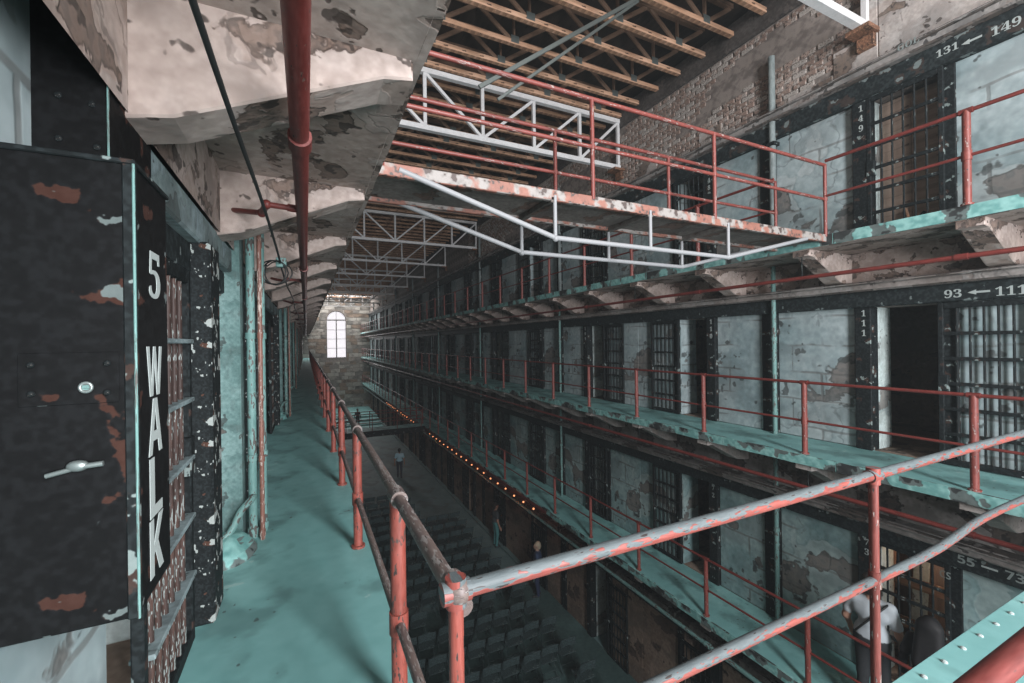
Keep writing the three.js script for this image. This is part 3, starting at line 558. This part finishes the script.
const posts = (lo, hi) => { const l = []; for (let k = -1; zp(k) > ZF + 0.2; k++) { const z = zp(k); if (z < hi && z > lo) l.push(z); } return l; };
{
  let o = thing('railing', 'red pipe railing with grey worn top rail along the near walkway', 'railing');
  const y = e(W[2]);
  railing(o, 0.34, y, [[B2.z0, ZF], [B2.z1 + 0.3, ZN]], posts(ZF, B2.z0 - 0.2), 0.9, 0.37, 0.033, 0.0245, M.redOrange, M.railSteel);
  o = thing('railing', 'red pipe railing along the middle gallery opposite', 'railing');
  railing(o, EDGE_R + 0.06, y, [[B2.z0 - 0.03, ZF], [ZN, B2.z1 + 0.1]], posts(ZF, ZN).filter((z) => z < B2.z0 || z > B2.z1), 0.95, 0.44, 0.034, 0.019, M.red, M.redPipe);
  o = thing('railing', 'red pipe railing along the lowest gallery', 'railing');
  railing(o, EDGE_R + 0.06, e(W[1]), [[ZN, ZF]], posts(ZF, ZN), 0.95, 0.44, 0.034, 0.02, M.red, M.redPipe);
  o = thing('railing', 'red pipe railing along the top gallery before the upper footbridge', 'railing');
  railing(o, EDGE_R - 0.02, e(W[3]), [[B3.z1, ZN]], [-1.85, -0.24, 1.37], 0.93, 0.49, 0.033, 0.02, M.red, M.redPipe);
  o = thing('railing', 'red pipe railing along the top gallery beyond the upper footbridge', 'railing');
  railing(o, EDGE_R - 0.02, e(W[3]), [[B3.z0, ZF]], posts(ZF, B3.z0 - 0.1), 0.93, 0.49, 0.033, 0.02, M.red, M.redPipe);
}
// ───────────────────────── footbridges ─────────────────────────
{
  // near bridge, at the camera's own level
  const b = thing('footbridge', 'teal footbridge with worn red handrails leaving the near walkway', 'footbridge'), y = e(W[2]);
  mesh('deck', cham(EDGE_L, EDGE_R, y - 0.06, y - 0.01, B2.z0 + 0.02, B2.z1 - 0.02), M.bridgeDeck, b);
  mesh('deck_paint', cham(EDGE_L, EDGE_R, y - 0.011, y, B2.z0, B2.z1, 0.003), M.floorPaint, b);
  for (const z of [B2.z0, B2.z1 - 0.06]) mesh('channel', cham(EDGE_L, EDGE_R, y - 0.2, y - 0.011, z, z + 0.06, 0.006), M.edgePaint, b);
  const gb = new THREE.SphereGeometry(0.014, 10, 6).scale(1, 0.7, 1); for (let x = EDGE_L + 0.08; x < EDGE_R; x += 0.2) for (const z of [B2.z0 + 0.05, B2.z1 - 0.05]) mesh('rivet', gb, M.jamb, b).position.set(x, y, z);
  const rail = (z, m) => {
    mesh('handrail', rod([0.32, e(-0.605), z], [EDGE_R + 0.06, e(-0.6), z], 0.0215, 16), m, b);
    const mp = [[0.32, e(-1.06), z], [2.6, e(-1.06), z], [2.82, e(-1.052), z], [3.0, e(-1.035), z], [3.16, e(-1.015), z], [3.34, e(-1.004), z], [3.6, e(-1.0), z], [EDGE_R + 0.06, e(-1.0), z]], mg = [];
    for (let i = 0; i < mp.length - 1; i++) { mg.push(rod(mp[i], mp[i + 1], 0.0195, 14)); if (i) mg.push(ball(mp[i], 0.0195)); }
    mesh('middle_rail', mg, m, b);
    for (const x of [0.32, 2.215, 4.1, EDGE_R + 0.06]) { const p = mesh('post', rod([x, y - 0.05, z], [x, e(-0.6), z], 0.0185, 14), x < 1 ? M.redOrange : M.red, b); mesh('tee_fitting', [rod([x, e(-0.64), z], [x, e(-0.57), z], 0.026, 14), rod([x - 0.035, e(-0.605), z], [x + 0.035, e(-0.605), z], 0.0275, 14)], m, p); mesh('sleeve', rod([x, e(-1.09), z], [x, e(-1.02), z], 0.0225, 14), M.red, p); }
  };
  rail(B2.z0, M.redWorn); rail(B2.z1 + 0.022, M.redPipe);
  mesh('corner_elbow', [ball([0.325, e(-0.605), B2.z0], 0.034), rod([0.33, e(-0.61), B2.z0 - 0.06], [0.325, e(-0.605), B2.z0], 0.029, 14)], M.railSteel, b);
}
{
  // upper bridge on white trussing rods
  const b = thing('footbridge', 'upper footbridge with rusty white edges, red railings and white trussing rods beneath', 'footbridge'), y = e(W[3]);
  mesh('deck', cham(EDGE_L - 0.02, EDGE_R + 0.02, y - 0.05, y, B3.z0 + 0.02, B3.z1 - 0.02), M.bridgeDeck, b);
  for (const z of [B3.z0, B3.z1 - 0.05]) mesh('edge_channel', cham(EDGE_L - 0.02, EDGE_R + 0.03, y - 0.085, y + 0.01, z, z + 0.05, 0.006), M.whiteRed, b);
  for (const x of [1.92, 3.0, 4.1]) mesh('cross_bearer', cham(x - 0.03, x + 0.03, y - 0.1, y - 0.05, B3.z0, B3.z1), M.bridgeDeck, b);
  for (const z of [B3.z0 + 0.02, B3.z1 - 0.01]) {
    const r = 0.022; mesh('trussing_rod', rod([0.62, y - 0.03, z], [1.93, e(0.88), z], r, 12), M.whiteRod, b); mesh('trussing_rod', rod([1.93, e(0.88), z], [4.1, e(0.87), z], r, 12), M.whiteRod, b); mesh('trussing_rod', rod([4.1, e(0.87), z], [5.5, y - 0.08, z], r, 12), M.whiteRod, b);
    for (const x of [1.93, 3.0, 4.1]) mesh('hanger', rod([x, y - 0.04, z], [x, e(0.87), z], 0.018, 10), M.whiteRod, b); for (const x of [1.93, 4.1]) mesh('rod_joint', ball([x, e(0.875), z], 0.03), M.whiteRod, b);
    for (const h of [0.88, 0.45]) mesh(h > 0.5 ? 'handrail' : 'middle_rail', rod([EDGE_L - 0.05, y + h, z], [EDGE_R - 0.02, y + h, z], h > 0.5 ? 0.02 : 0.018, 12), M.red, b);
    for (const x of [0.5, 2.33, 3.9, EDGE_R - 0.02]) { const p = mesh('post', rod([x, y - 0.02, z], [x, y + 0.89, z], 0.02, 12), M.red, b); mesh('tee_fitting', rod([x, y + 0.43, z], [x, y + 0.47, z], 0.026, 12), M.red, p); }
  }
}
{
  // distant bridge at the lowest gallery's level
  const b = thing('footbridge', 'distant dark footbridge crossing from the lowest gallery by the string of lights', 'footbridge'), y = e(W[1]), z0 = -24.6, z1 = -23.6;
  mesh('deck', cham(0.3, EDGE_R, y - 0.1, y, z0, z1), M.floorPaint, b);
  for (const z of [z0, z1]) { mesh('edge_beam', cham(0.3, EDGE_R, y - 0.3, y, z - 0.04, z + 0.04), M.blackPaint, b); for (const h of [0.9, 0.45]) mesh('handrail', rod([0.3, y + h, z], [EDGE_R, y + h, z], 0.02, 8), M.redPipe, b); for (const x of [0.5, 1.8, 3.1, 4.4, 5.7]) mesh('post', rod([x, y, z], [x, y + 0.9, z], 0.02, 8), M.redPipe, b); }
}

// ───────────────────────── pipes on the galleries ─────────────────────────
for (let k = 0; k <= 7; k++) {
  const z = AX_R - 2 * PITCH * k + 0.03, p = thing('riser_pipe', k ? 'teal riser pipe running down the cell tiers' : 'grey and teal riser pipe between the cells numbered 111 and 110', 'pipe', k ? 'riser pipes down the cell tiers' : null);
  mesh('pipe', rod([XR - 0.1, e(W[3]), z], [XR - 0.1, e(4.55), z], 0.05, 16), M.greyPipe, p);
  for (const t of [1, 2]) { mesh('pipe', rod([XR - 0.13, e(W[t]), z], [XR - 0.13, e(W[t + 1]) - 0.1, z], 0.034, 14), M.tealPipe, p); for (const h of [0.3, 1.5]) mesh('collar', rod([XR - 0.13, e(W[t] + h), z], [XR - 0.13, e(W[t] + h + 0.06), z], 0.043, 14), M.tealPipe, p); }
  mesh('clamp', cham(XR - 0.16, XR - 0.02, e(3.1), e(3.16), z - 0.07, z + 0.07), M.blackPaint, p);
}
function longPipe(label, x, y, r, m, z0 = ZN, z1 = ZF, hangers = true) {
  const p = thing('service_pipe', label, 'pipe');
  mesh('pipe', rod([x, e(y), z0], [x, e(y), z1], r, 16), m, p);
  for (let z = 1.3; z > z1; z -= 3.22) mesh('coupling', rod([x, e(y), z - 0.05], [x, e(y), z + 0.05], r * 1.3, 16), m, p);
  if (hangers) for (let k = 0; zp(k) > z1; k += 2) mesh('hanger', rod([x, e(y), zp(k)], [x, e(y) + hangers, zp(k)], 0.007, 6), M.blackPaint, p);
  return p;
}
longPipe('red service pipe slung under the brackets of the top gallery', EDGE_R + 0.05, 0.79, 0.026, M.redPipe, ZN, ZF, 0.3);
longPipe('dark red service pipe slung under the middle gallery', EDGE_R + 0.12, -2.02, 0.028, M.redPipe, ZN, ZF, 0.3);
longPipe('teal service pipe slung under the lowest gallery', EDGE_R + 0.16, -5.2, 0.035, M.tealPipe, ZN, ZF, 0.3);
{
  const p = longPipe('thick red sprinkler main hanging over the near walkway', -0.012, 0.82, 0.034, M.redPipe, ZN, ZF, 0.2);
  for (let k = 0; k < 8; k++) {
    const z = -2.9 - k * 3.24, bb = mesh('branch', [rod([-0.012, e(0.82), z], [-0.2, e(0.83), z], 0.017, 10), rod([-0.012, e(0.82), z], [-0.09, e(0.825), z], 0.023, 12), ball([-0.2, e(0.83), z], 0.028), rod([-0.2, e(0.83), z], [-0.24, e(0.83), z - 0.2], 0.02, 10), ball([-0.24, e(0.83), z - 0.2], 0.028), rod([-0.24, e(0.83), z - 0.2], [XL + 0.02, e(0.985), z - 0.78], 0.017, 10)], M.redPipe, p);
    mesh('wall_flange', rod([XL, e(0.985), z - 0.78], [XL + 0.06, e(0.96), z - 0.72], 0.034, 12), M.redPipe, bb);
  }
  const c = thing('cable', 'black cable strung beside the red sprinkler main', 'cable'), pts = []; for (let i = 0; i <= 34; i++) pts.push([-0.19 + 0.01 * Math.sin(i * 1.7) + (i > 6 ? 0.004 * (i - 6) : 0), e(0.7 + 0.012 * Math.sin(i * 2.3)), 1.9 - i * 1.1]);
  mesh('lead', tube(pts, 0.008, 8, 200), M.cable, c);
  const k0 = [-0.19, e(0.7), -4.2]; const loop = (s, a) => { const l = []; for (let i = 0; i <= 9; i++) l.push([k0[0] - 0.04 + 0.1 * Math.cos(i * 0.7 + a) * s, k0[1] - 0.08 + 0.1 * Math.sin(i * 0.7 + a), k0[2] + 0.05 * Math.sin(i + a)]); return tube(l, 0.006, 6, 40); };
  mesh('loose_loop', [loop(1, 0), loop(1.3, 1.2), loop(0.8, 2.5)], M.cable, c); mesh('junction', cham(k0[0] - 0.035, k0[0] + 0.045, k0[1] - 0.03, k0[1] + 0.05, k0[2] - 0.03, k0[2] + 0.03), M.tealPipe, c);
}

// ───────────────────────── lever cabinet lettered 5 WALK ─────────────────────────
{
  const c = thing('lever_cabinet', 'black riveted steel cabinet stencilled 5 WALK on the near wall', 'cabinet'), x1 = -0.4, zf = -1.42, zb = -1.72, y0 = e(-0.7), y1 = e(0.475);
  mesh('body', cham(XL - 0.01, x1, y0, y1, zb, zf, 0.006), M.cabinet, c);
  const ang = (a, b, cc, d, f, g) => mesh('corner_angle', cham(a, b, cc, d, f, g, 0.003), M.blackPaint, c);
  ang(x1 - 0.02, x1 + 0.005, y0, y1, zf - 0.02, zf + 0.005);
  mesh('edge_bead', rod([x1 + 0.004, y0, zf + 0.004], [x1 + 0.004, y1, zf + 0.004], 0.0035, 8), M.tealPipe, c);
  mesh('top_flange', cham(XL, x1 + 0.008, y1 - 0.006, y1 + 0.008, zb, zf + 0.008, 0.003), M.blackPaint, c);
  const lock = mesh('lock_plate', cham(-0.615, -0.43, e(-0.14), e(-0.012), zf, zf + 0.003, 0.001), M.cabinet, c);
  mesh('lock_cylinder', new THREE.TorusGeometry(0.011, 0.0042, 8, 18).translate(-0.493, e(-0.099), zf + 0.006), M.bolt, lock); mesh('keyhole', rod([-0.493, e(-0.099), zf + 0.002], [-0.493, e(-0.099), zf + 0.007], 0.008, 12), M.tealPipe, lock);
  for (const [x, y] of [[-0.591, -0.04], [-0.591, -0.109], [-0.452, -0.04], [-0.453, -0.114]]) mesh('rivet', new THREE.SphereGeometry(0.0075, 10, 6).translate(x, e(y), zf + 0.006), M.blackPaint, c);
  const h = mesh('handle', [ball([-0.508, e(-0.290), zf + 0.012], 0.02, 1.1, 0.7, 0.6), rod([-0.565, e(-0.307), zf + 0.012], [-0.5, e(-0.292), zf + 0.014], 0.006, 8), rod([-0.5, e(-0.292), zf + 0.014], [-0.46, e(-0.290), zf + 0.012], 0.007, 8)], M.bolt, c);
  mesh('handle_boss', rod([-0.508, e(-0.292), zf], [-0.508, e(-0.292), zf + 0.012], 0.012, 12), M.blackPaint, h);
  // stencilled letters down the side
  for (const [ch, f, a, b, w] of [['5', serif, 0.275, 0.14, 0.1], ['W', font, 0.0, -0.142, 0.135], ['A', font, -0.15, -0.31, 0.12], ['L', font, -0.318, -0.487, 0.11], ['K', font, -0.492, -0.655, 0.12]]) {
    const g = new TextGeometry(ch, { font: f, size: 1, depth: 0.01, curveSegments: 6 }); g.computeBoundingBox(); const q = g.boundingBox; g.translate(-(q.min.x + q.max.x) / 2, -(q.min.y + q.max.y) / 2, 0); g.scale(w / (q.max.x - q.min.x), (a - b) / (q.max.y - q.min.y), 0.15);
    const m = mesh('letter', g, M.letter, c); m.position.set(x1 + 0.0004, e((a + b) / 2), ch === '5' ? -1.59 : -1.578); m.rotation.y = Math.PI / 2;
  }
  const u = thing('cover_box', 'tall black steel cover box fixed above the lettered cabinet', 'cover');
  mesh('body', cham(XL - 0.01, -0.506, y1 + 0.009, e(1.0), -2.0, -1.61, 0.006), M.cabinet, u);
  mesh('edge_bead', rod([-0.504, y1 + 0.01, -1.607], [-0.504, e(0.75), -1.607], 0.003, 8), M.tealPipe, u);
  for (const [x, y] of [[-0.61, 0.7], [-0.54, 0.69], [-0.61, 0.58], [-0.53, 0.57]]) mesh('bolt_head', new THREE.SphereGeometry(0.009, 10, 6).scale(1, 1, 0.5).translate(x, e(y), -1.608), M.blackPaint, u);
}

// ───────────────────────── string of lights under the lowest gallery ─────────────────────────
{
  const s = thing('string_lights', 'string of small orange bulbs along the edge of the lowest gallery', 'string lights'), pts = [], glow = std({ color: 0xffc9a0, emissive: 0xff9a62, emissiveIntensity: 3.2, roughness: 0.4 });
  for (let i = 0; i <= 60; i++) pts.push([EDGE_R - 0.06, e(-4.79) - 0.02 * Math.abs(Math.sin(i * Math.PI / 2.0)), -10.8 - i * 0.43]);
  mesh('wire', tube(pts, 0.006, 6, 160), M.redPipe, s);
  const gb = new THREE.SphereGeometry(0.028, 10, 8);
  for (let i = 0; i < 40; i++) { const z = -10.9 - i * 0.64; if (z < -22.8 && z > -25) continue; const b = mesh('bulb', gb, glow, s); b.position.set(EDGE_R - 0.06, e(-4.84) - 0.015 * (i % 3), z); if (i % 5 === 2) { const l = new THREE.PointLight(0xff7a48, 0.5, 0, 2); l.position.copy(b.position); scene.add(l); } }
  mesh('red_tape', cham(EDGE_R - 0.052, EDGE_R - 0.045, e(-4.76), e(-4.66), -36.5, -10.2, 0.002), M.redPipe, s);
}

// ───────────────────────── folding chairs on the ground floor ─────────────────────────
{
  const proto = new THREE.Group();
  const back = new THREE.CylinderGeometry(0.6, 0.6, 0.2, 10, 1, true, Math.PI - 0.37, 0.74), inner = new THREE.CylinderGeometry(0.588, 0.588, 0.2, 10, 1, true, Math.PI - 0.37, 0.74);
  const seatG = cham(-0.2, 0.2, 0.42, 0.445, -0.2, 0.2, 0.012);
  mesh('seat', seatG, M.chair, proto);
  const bg = boxUV(new THREE.ExtrudeGeometry((() => { const s = new THREE.Shape(); s.moveTo(-0.21, 0); s.quadraticCurveTo(0, 0.07, 0.21, 0); s.lineTo(0.21, 0.014); s.quadraticCurveTo(0, 0.084, -0.21, 0.014); return s; })(), { depth: 0.19, bevelEnabled: false, curveSegments: 6 }).rotateX(-Math.PI / 2).translate(0, 0.62, 0.2));
  mesh('backrest', bg, M.chair, proto);
  for (const s of [-1, 1]) { mesh('leg', tube([[s * 0.215, 0, -0.24], [s * 0.215, 0.42, 0.05], [s * 0.215, 0.82, 0.215]], 0.011, 6, 6), M.chair, proto); mesh('leg', rod([s * 0.19, 0, 0.25], [s * 0.19, 0.43, -0.06], 0.011, 6), M.chair, proto); }
  mesh('top_bar', rod([-0.215, 0.815, 0.213], [0.215, 0.815, 0.213], 0.011, 6), M.chair, proto); mesh('stretcher', rod([-0.19, 0.16, 0.135], [0.19, 0.16, 0.135], 0.008, 6), M.chair, proto);
  proto.name = 'folding_chair';
  let n = 0;
  for (let r = 0; r < 18; r++) for (let c = 0; c < 11; c++) {
    const z = -6.4 - r * 0.88, x = 5.65 - c * 0.5; if (rnd() < 0.05) continue;
    if (x > 4.6 && r > 13) continue;
    const g = proto.clone(); g.name = numbered('folding_chair'); scene.add(g); g.position.set(x + rr(-0.02, 0.02), z > -12.6 ? 0.035 : 0, z + rr(-0.05, 0.05)); g.rotation.y = Math.PI * 0 + rr(-0.06, 0.06); n++;
    tag(g, 'dark metal folding chair in the rows on the ground floor', 'chair', 'rows of folding chairs on the ground floor');
  }
}
// stepped platform at the far end
{
  const st = thing('platform', 'low pale stepped platform at the far end of the ground floor', 'platform');
  for (let i = 0; i < 4; i++) mesh('step', cham(1.2, XR - 0.3, 0.15 * i, 0.15 * (i + 1), ZF + 0.08, -42 - i * 1.5, 0.01), M.floorPaint, st);
}
// ───────────────────────── inside two of the cells ─────────────────────────
{
  const y0 = e(W[3]), b = thing('plywood_screen', 'stained brown plywood screen behind the bars of the cell numbered 149', 'screen');
  for (let i = 0; i < 2; i++) mesh('board', cham(XR + 0.21, XR + 0.23, y0 + 0.02, y0 + 1.9, -3.1 + i * 0.34, -2.765 + i * 0.34, 0.003), M.ply, b);
  const r = thing('scrap_wood', 'splintered pale and dark wood scraps inside the cell numbered 149', 'wood scraps');
  for (const [z, a, m, l] of [[-2.78, 0.5, M.blackPaint, 0.34], [-2.7, -0.3, M.timber, 0.4], [-2.62, 0.15, M.timber, 0.3], [-2.86, -0.6, M.jamb, 0.25]]) mesh('stick', bar([XR + 0.04, y0 + 0.03, z], [XR + 0.17, y0 + l * Math.cos(a), z + l * Math.sin(a)], 0.03, 0.05), m, r);
}
{
  const y0 = e(W[1]), b = thing('timber_planks', 'upright brown planks stacked inside the lit cell numbered 73', 'planks');
  for (let i = 0; i < 7; i++) mesh('plank', bar([XR + 0.75 + (i % 3) * 0.12, y0, -3.62 + i * 0.21], [XR + 0.85 + (i % 3) * 0.1, y0 + 1.55 + (i * 7 % 4) * 0.1, -3.6 + i * 0.205 + (i % 2) * 0.04], 0.17, 0.03), [M.ply, M.timber2, M.timberWeb, M.jamb][i % 4], b);
  for (const [h, z] of [[0.55, -3.1], [1.15, -2.9]]) mesh('cross_plank', bar([XR + 0.66, y0 + h, z - 0.4], [XR + 0.66, y0 + h + 0.06, z + 0.45], 0.03, 0.15), M.timber2, b);
  const l = thing('cell_lamp', 'small warm bulb lamp on the ceiling of the cell numbered 73', 'lamp');
  mesh('socket', rod([XR + 0.6, y0 + 2.02, -2.5], [XR + 0.6, y0 + 2.6, -2.5], 0.02, 10), M.blackPaint, l); const bulb = mesh('bulb', new THREE.SphereGeometry(0.04, 14, 10).translate(XR + 0.6, y0 + 1.98, -2.5), std({ color: 0xffe0b8, emissive: 0xffc890, emissiveIntensity: 4 }), l);
  const p = new THREE.PointLight(0xffd2b0, 2.4, 0, 2); p.position.set(XR + 0.6, y0 + 1.98, -2.5); p.castShadow = true; scene.add(p);
  lettering('CS', font, 0.085, 0.8, M.letterDim, wallR, [XR - 0.0765, e(-2.87), -2.39], -Math.PI / 2, 'scrawl');
}

// ───────────────────────── people ─────────────────────────
const segD = (px, py, pz, a, b, ra, rb) => {
  const dx = b[0] - a[0], dy = b[1] - a[1], dz = b[2] - a[2], qx = px - a[0], qy = py - a[1], qz = pz - a[2];
  let t = (qx * dx + qy * dy + qz * dz) / (dx * dx + dy * dy + dz * dz + 1e-9); t = t < 0 ? 0 : t > 1 ? 1 : t;
  const x = qx - dx * t, y = qy - dy * t, z = qz - dz * t; return Math.sqrt(x * x + y * y + z * z) - (ra + (rb - ra) * t);
};
function skin(bones, lo, size, res, k) {          // smooth union of tapered capsules, meshed on a grid
  const mc = new MarchingCubes(res, new THREE.MeshStandardMaterial(), false, false, 90000), F = mc.field, n = res, half = n / 2, cell = size / n;
  const pos = (i, c) => lo[c] + (i - half) / half * size / 2 + size / 2;
  F.fill(-0.2);
  for (const [a, b, ra, rb] of bones) {
    const R = Math.max(ra, rb) + 0.07, r = [0, 1, 2].map((c) => [Math.max(1, Math.floor((Math.min(a[c], b[c]) - R - lo[c]) / cell)), Math.min(n - 2, Math.ceil((Math.max(a[c], b[c]) + R - lo[c]) / cell))]);
    for (let z = r[2][0]; z <= r[2][1]; z++) for (let y = r[1][0]; y <= r[1][1]; y++) for (let x = r[0][0]; x <= r[0][1]; x++) {
      const i = x + y * n + z * n * n, d = segD(pos(x, 0), pos(y, 1), pos(z, 2), a, b, ra, rb), o = -F[i], h = Math.max(k - Math.abs(d - o), 0) / k; F[i] = -(Math.min(d, o) - h * h * k / 4);
    }
  }
  mc.isolation = 0; mc.update();
  const P = new Float32Array(mc.count * 3); for (let i = 0; i < mc.count * 3; i++) P[i] = lo[i % 3] + (mc.positionArray[i] + 1) / 2 * size;
  const g = new THREE.BufferGeometry(); g.setAttribute('position', new THREE.BufferAttribute(P, 3)); const w = mergeVertices(g, 1e-4); w.computeVertexNormals(); return w;
}
function person(label, o) {
  const H = o.h, S = o.skin, sh = o.shirt, tr = o.trousers, hc = o.hair, B = [], q = H / 1.75, p = (x, y, z) => [x * q, y * q, z * q];
  const add = (a, b, ra, rb, c) => B.push([p(...a), p(...b), ra * q, rb * q, c]);
  const st = o.stride ?? 0;
  for (const s of [-1, 1]) {
    const f = s * st; add([s * 0.09, 0.93, 0], [s * 0.1, 0.5, 0.03 + f * 0.6], 0.095, 0.066, tr); add([s * 0.1, 0.5, 0.03 + f * 0.6], [s * 0.105, 0.09, f - 0.02], 0.064, 0.045, tr); add([s * 0.105, 0.04, f - 0.05], [s * 0.12, 0.03, f + 0.14], 0.042, 0.036, [0.03, 0.03, 0.03]);
    const e1 = o.elbow?.[s < 0 ? 0 : 1] ?? [s * 0.27, 1.12, -0.03], w1 = o.wrist?.[s < 0 ? 0 : 1] ?? [s * 0.28, 0.87, 0.06];
    add([s * 0.185, 1.42, 0], [s * 0.19 + (e1[0] - s * 0.19) * 0.62, 1.42 + (e1[1] - 1.42) * 0.62, e1[2] * 0.62], 0.062, 0.058, sh);
    add([s * 0.19 + (e1[0] - s * 0.19) * 0.6, 1.42 + (e1[1] - 1.42) * 0.6, e1[2] * 0.6], e1, 0.047, 0.04, o.long ? sh : S); add(e1, w1, 0.04, 0.027, o.long ? sh : S);
    const d = V(...w1).sub(V(...e1)).normalize(), at = (t, x, z) => [w1[0] + d.x * t + x, w1[1] + d.y * t, w1[2] + d.z * t + z];
    add(w1, at(0.085, 0, 0), 0.028, 0.036, S);
    for (const [k, l] of [[-0.03, 0.07], [-0.01, 0.085], [0.01, 0.08], [0.03, 0.062]]) add(at(0.08, 0, k), at(0.09 + l, -s * 0.012, k * 1.1 + 0.008), 0.0095, 0.008, S);
    add(at(0.03, 0, 0.03), at(0.085, -s * 0.01, 0.062), 0.012, 0.009, S);
  }
  add([-0.06, 0.98, 0], [0.06, 0.98, 0], 0.125, 0.125, tr); add([-0.05, 1.05, 0], [0.05, 1.05, 0], 0.125, 0.125, sh); add([0, 1.1, 0], [0, 1.32, 0], 0.125, 0.14, sh); add([-0.09, 1.32, 0], [0.09, 1.32, 0], 0.115, 0.115, sh); add([-0.14, 1.41, 0], [0.14, 1.41, 0], 0.07, 0.07, sh);
  if (o.skirt) add([0, 0.95, 0], [0, 0.25, 0], 0.15, 0.2, tr);
  add([0, 1.42, 0], [0, 1.56, 0.02], 0.058, 0.053, S); add([0, 1.66, 0.0], [0, 1.64, 0.03], 0.088, 0.085, S); add([0, 1.6, 0.05], [0, 1.57, 0.075], 0.055, 0.04, S); add([0, 1.635, 0.105], [0, 1.61, 0.122], 0.012, 0.015, S);
  for (const s of [-1, 1]) { add([s * 0.088, 1.65, 0.01], [s * 0.092, 1.62, 0.0], 0.016, 0.012, S); add([s * 0.033, 1.65, 0.108], [s * 0.036, 1.65, 0.108], 0.008, 0.008, [0.02, 0.02, 0.02]); }
  add([-0.02, 1.575, 0.112], [0.02, 1.575, 0.112], 0.007, 0.007, [0.25, 0.1, 0.09]);
  const size = H * 1.06, lo = [-size / 2, -0.012, -size / 2], g = skin(B, lo, size, o.res, 0.035 * q);
  const P = g.attributes.position, C = new Float32Array(P.count * 3);
  for (let i = 0; i < P.count; i++) { let best = 9, c = S; for (const [a, b, ra, rb, cc] of B) { const d = segD(P.getX(i), P.getY(i), P.getZ(i), a, b, ra, rb); if (d < best) { best = d; c = cc; } } C.set(c, i * 3); }
  g.setAttribute('color', new THREE.BufferAttribute(C, 3));
  const t = thing('person', label, 'person'); t.position.set(...o.at); t.rotation.y = o.turn;
  mesh('body', g, std({ vertexColors: true, roughness: 0.85 }), t);
  const HB = []; HB.push([p(0, 1.69, -0.015), p(0, 1.67, 0.01), 0.098 * q, 0.09 * q]); HB.push([p(0, 1.64, -0.05), p(0, 1.58, -0.05), 0.075 * q, 0.06 * q]);
  if (o.longHair) for (const x of [-0.06, 0, 0.06]) HB.push([p(x, 1.66, -0.04), p(x * 1.5, 1.2, -0.12), 0.075 * q, 0.07 * q]);
  const hl = 1.0; mesh('hair', skin(HB, [-hl / 2, p(0, 1.0, 0)[1], -hl / 2], hl, o.longHair ? 64 : 60, 0.03), std({ color: new THREE.Color().setRGB(...hc), roughness: 0.7 }), t);
  return [t, p];
}
{
  const SK = [0.36, 0.2, 0.14];
  const [m, p] = person('man in a light grey t-shirt with a dark cross-body strap facing the cells', { h: 1.72, res: 110, at: [6.17, e(W[1]), -2.82], turn: Math.PI / 2 + 0.15, skin: SK, shirt: [0.42, 0.47, 0.5], trousers: [0.02, 0.022, 0.025], hair: [0.02, 0.016, 0.013], elbow: [[-0.26, 1.12, 0.02], [0.27, 1.12, 0.02]], wrist: [[-0.25, 0.92, 0.14], [0.26, 0.92, 0.15]] });
  mesh('strap', tube([[0.17, 1.47, 0.02], [0.14, 1.44, -0.105], [0.02, 1.27, -0.15], [-0.11, 1.08, -0.125], [-0.165, 0.99, -0.02], [-0.1, 1.1, 0.13], [0.03, 1.28, 0.15], [0.15, 1.45, 0.09]].map(([x, y, z]) => p(-x, y, z)), 0.013, 6, 60, true), M.cable, m);
  person('person with long black hair and dark clothes beside the grey t-shirt man', { h: 1.52, res: 100, at: [6.14, e(W[1]), -2.26], turn: Math.PI / 2 + 0.1, skin: SK, shirt: [0.012, 0.013, 0.016], trousers: [0.02, 0.025, 0.035], hair: [0.008, 0.008, 0.009], longHair: true, long: true });
  person('person in a light blue shirt and dark trousers walking in the aisle', { h: 1.74, res: 72, at: [4.98, 0, -26.2], turn: Math.PI - 0.2, skin: SK, shirt: [0.36, 0.56, 0.64], trousers: [0.03, 0.035, 0.05], hair: [0.015, 0.012, 0.01], stride: 0.12 });
  person('person in a dark top and teal trousers standing by the ground floor wall', { h: 1.7, res: 72, at: [6.68, 0, -15.6], turn: Math.PI / 2, skin: SK, shirt: [0.04, 0.05, 0.055], trousers: [0.06, 0.2, 0.2], hair: [0.02, 0.015, 0.012] });
  person('person with pale hair and navy clothes standing by the ground floor wall', { h: 1.7, res: 72, at: [6.52, 0.035, -11.9], turn: -Math.PI / 2 - 0.6, skin: [0.4, 0.27, 0.2], shirt: [0.03, 0.05, 0.1], trousers: [0.02, 0.03, 0.07], hair: [0.42, 0.36, 0.26], long: true });
  person('person in black standing by the stepped platform at the far end', { h: 1.72, res: 60, at: [4.35, 0.15, -43.2], turn: 0.3, skin: SK, shirt: [0.015, 0.018, 0.02], trousers: [0.015, 0.015, 0.02], hair: [0.01, 0.01, 0.01], long: true });
}
// ───────────────────────── end ─────────────────────────
renderer.render(scene, camera);
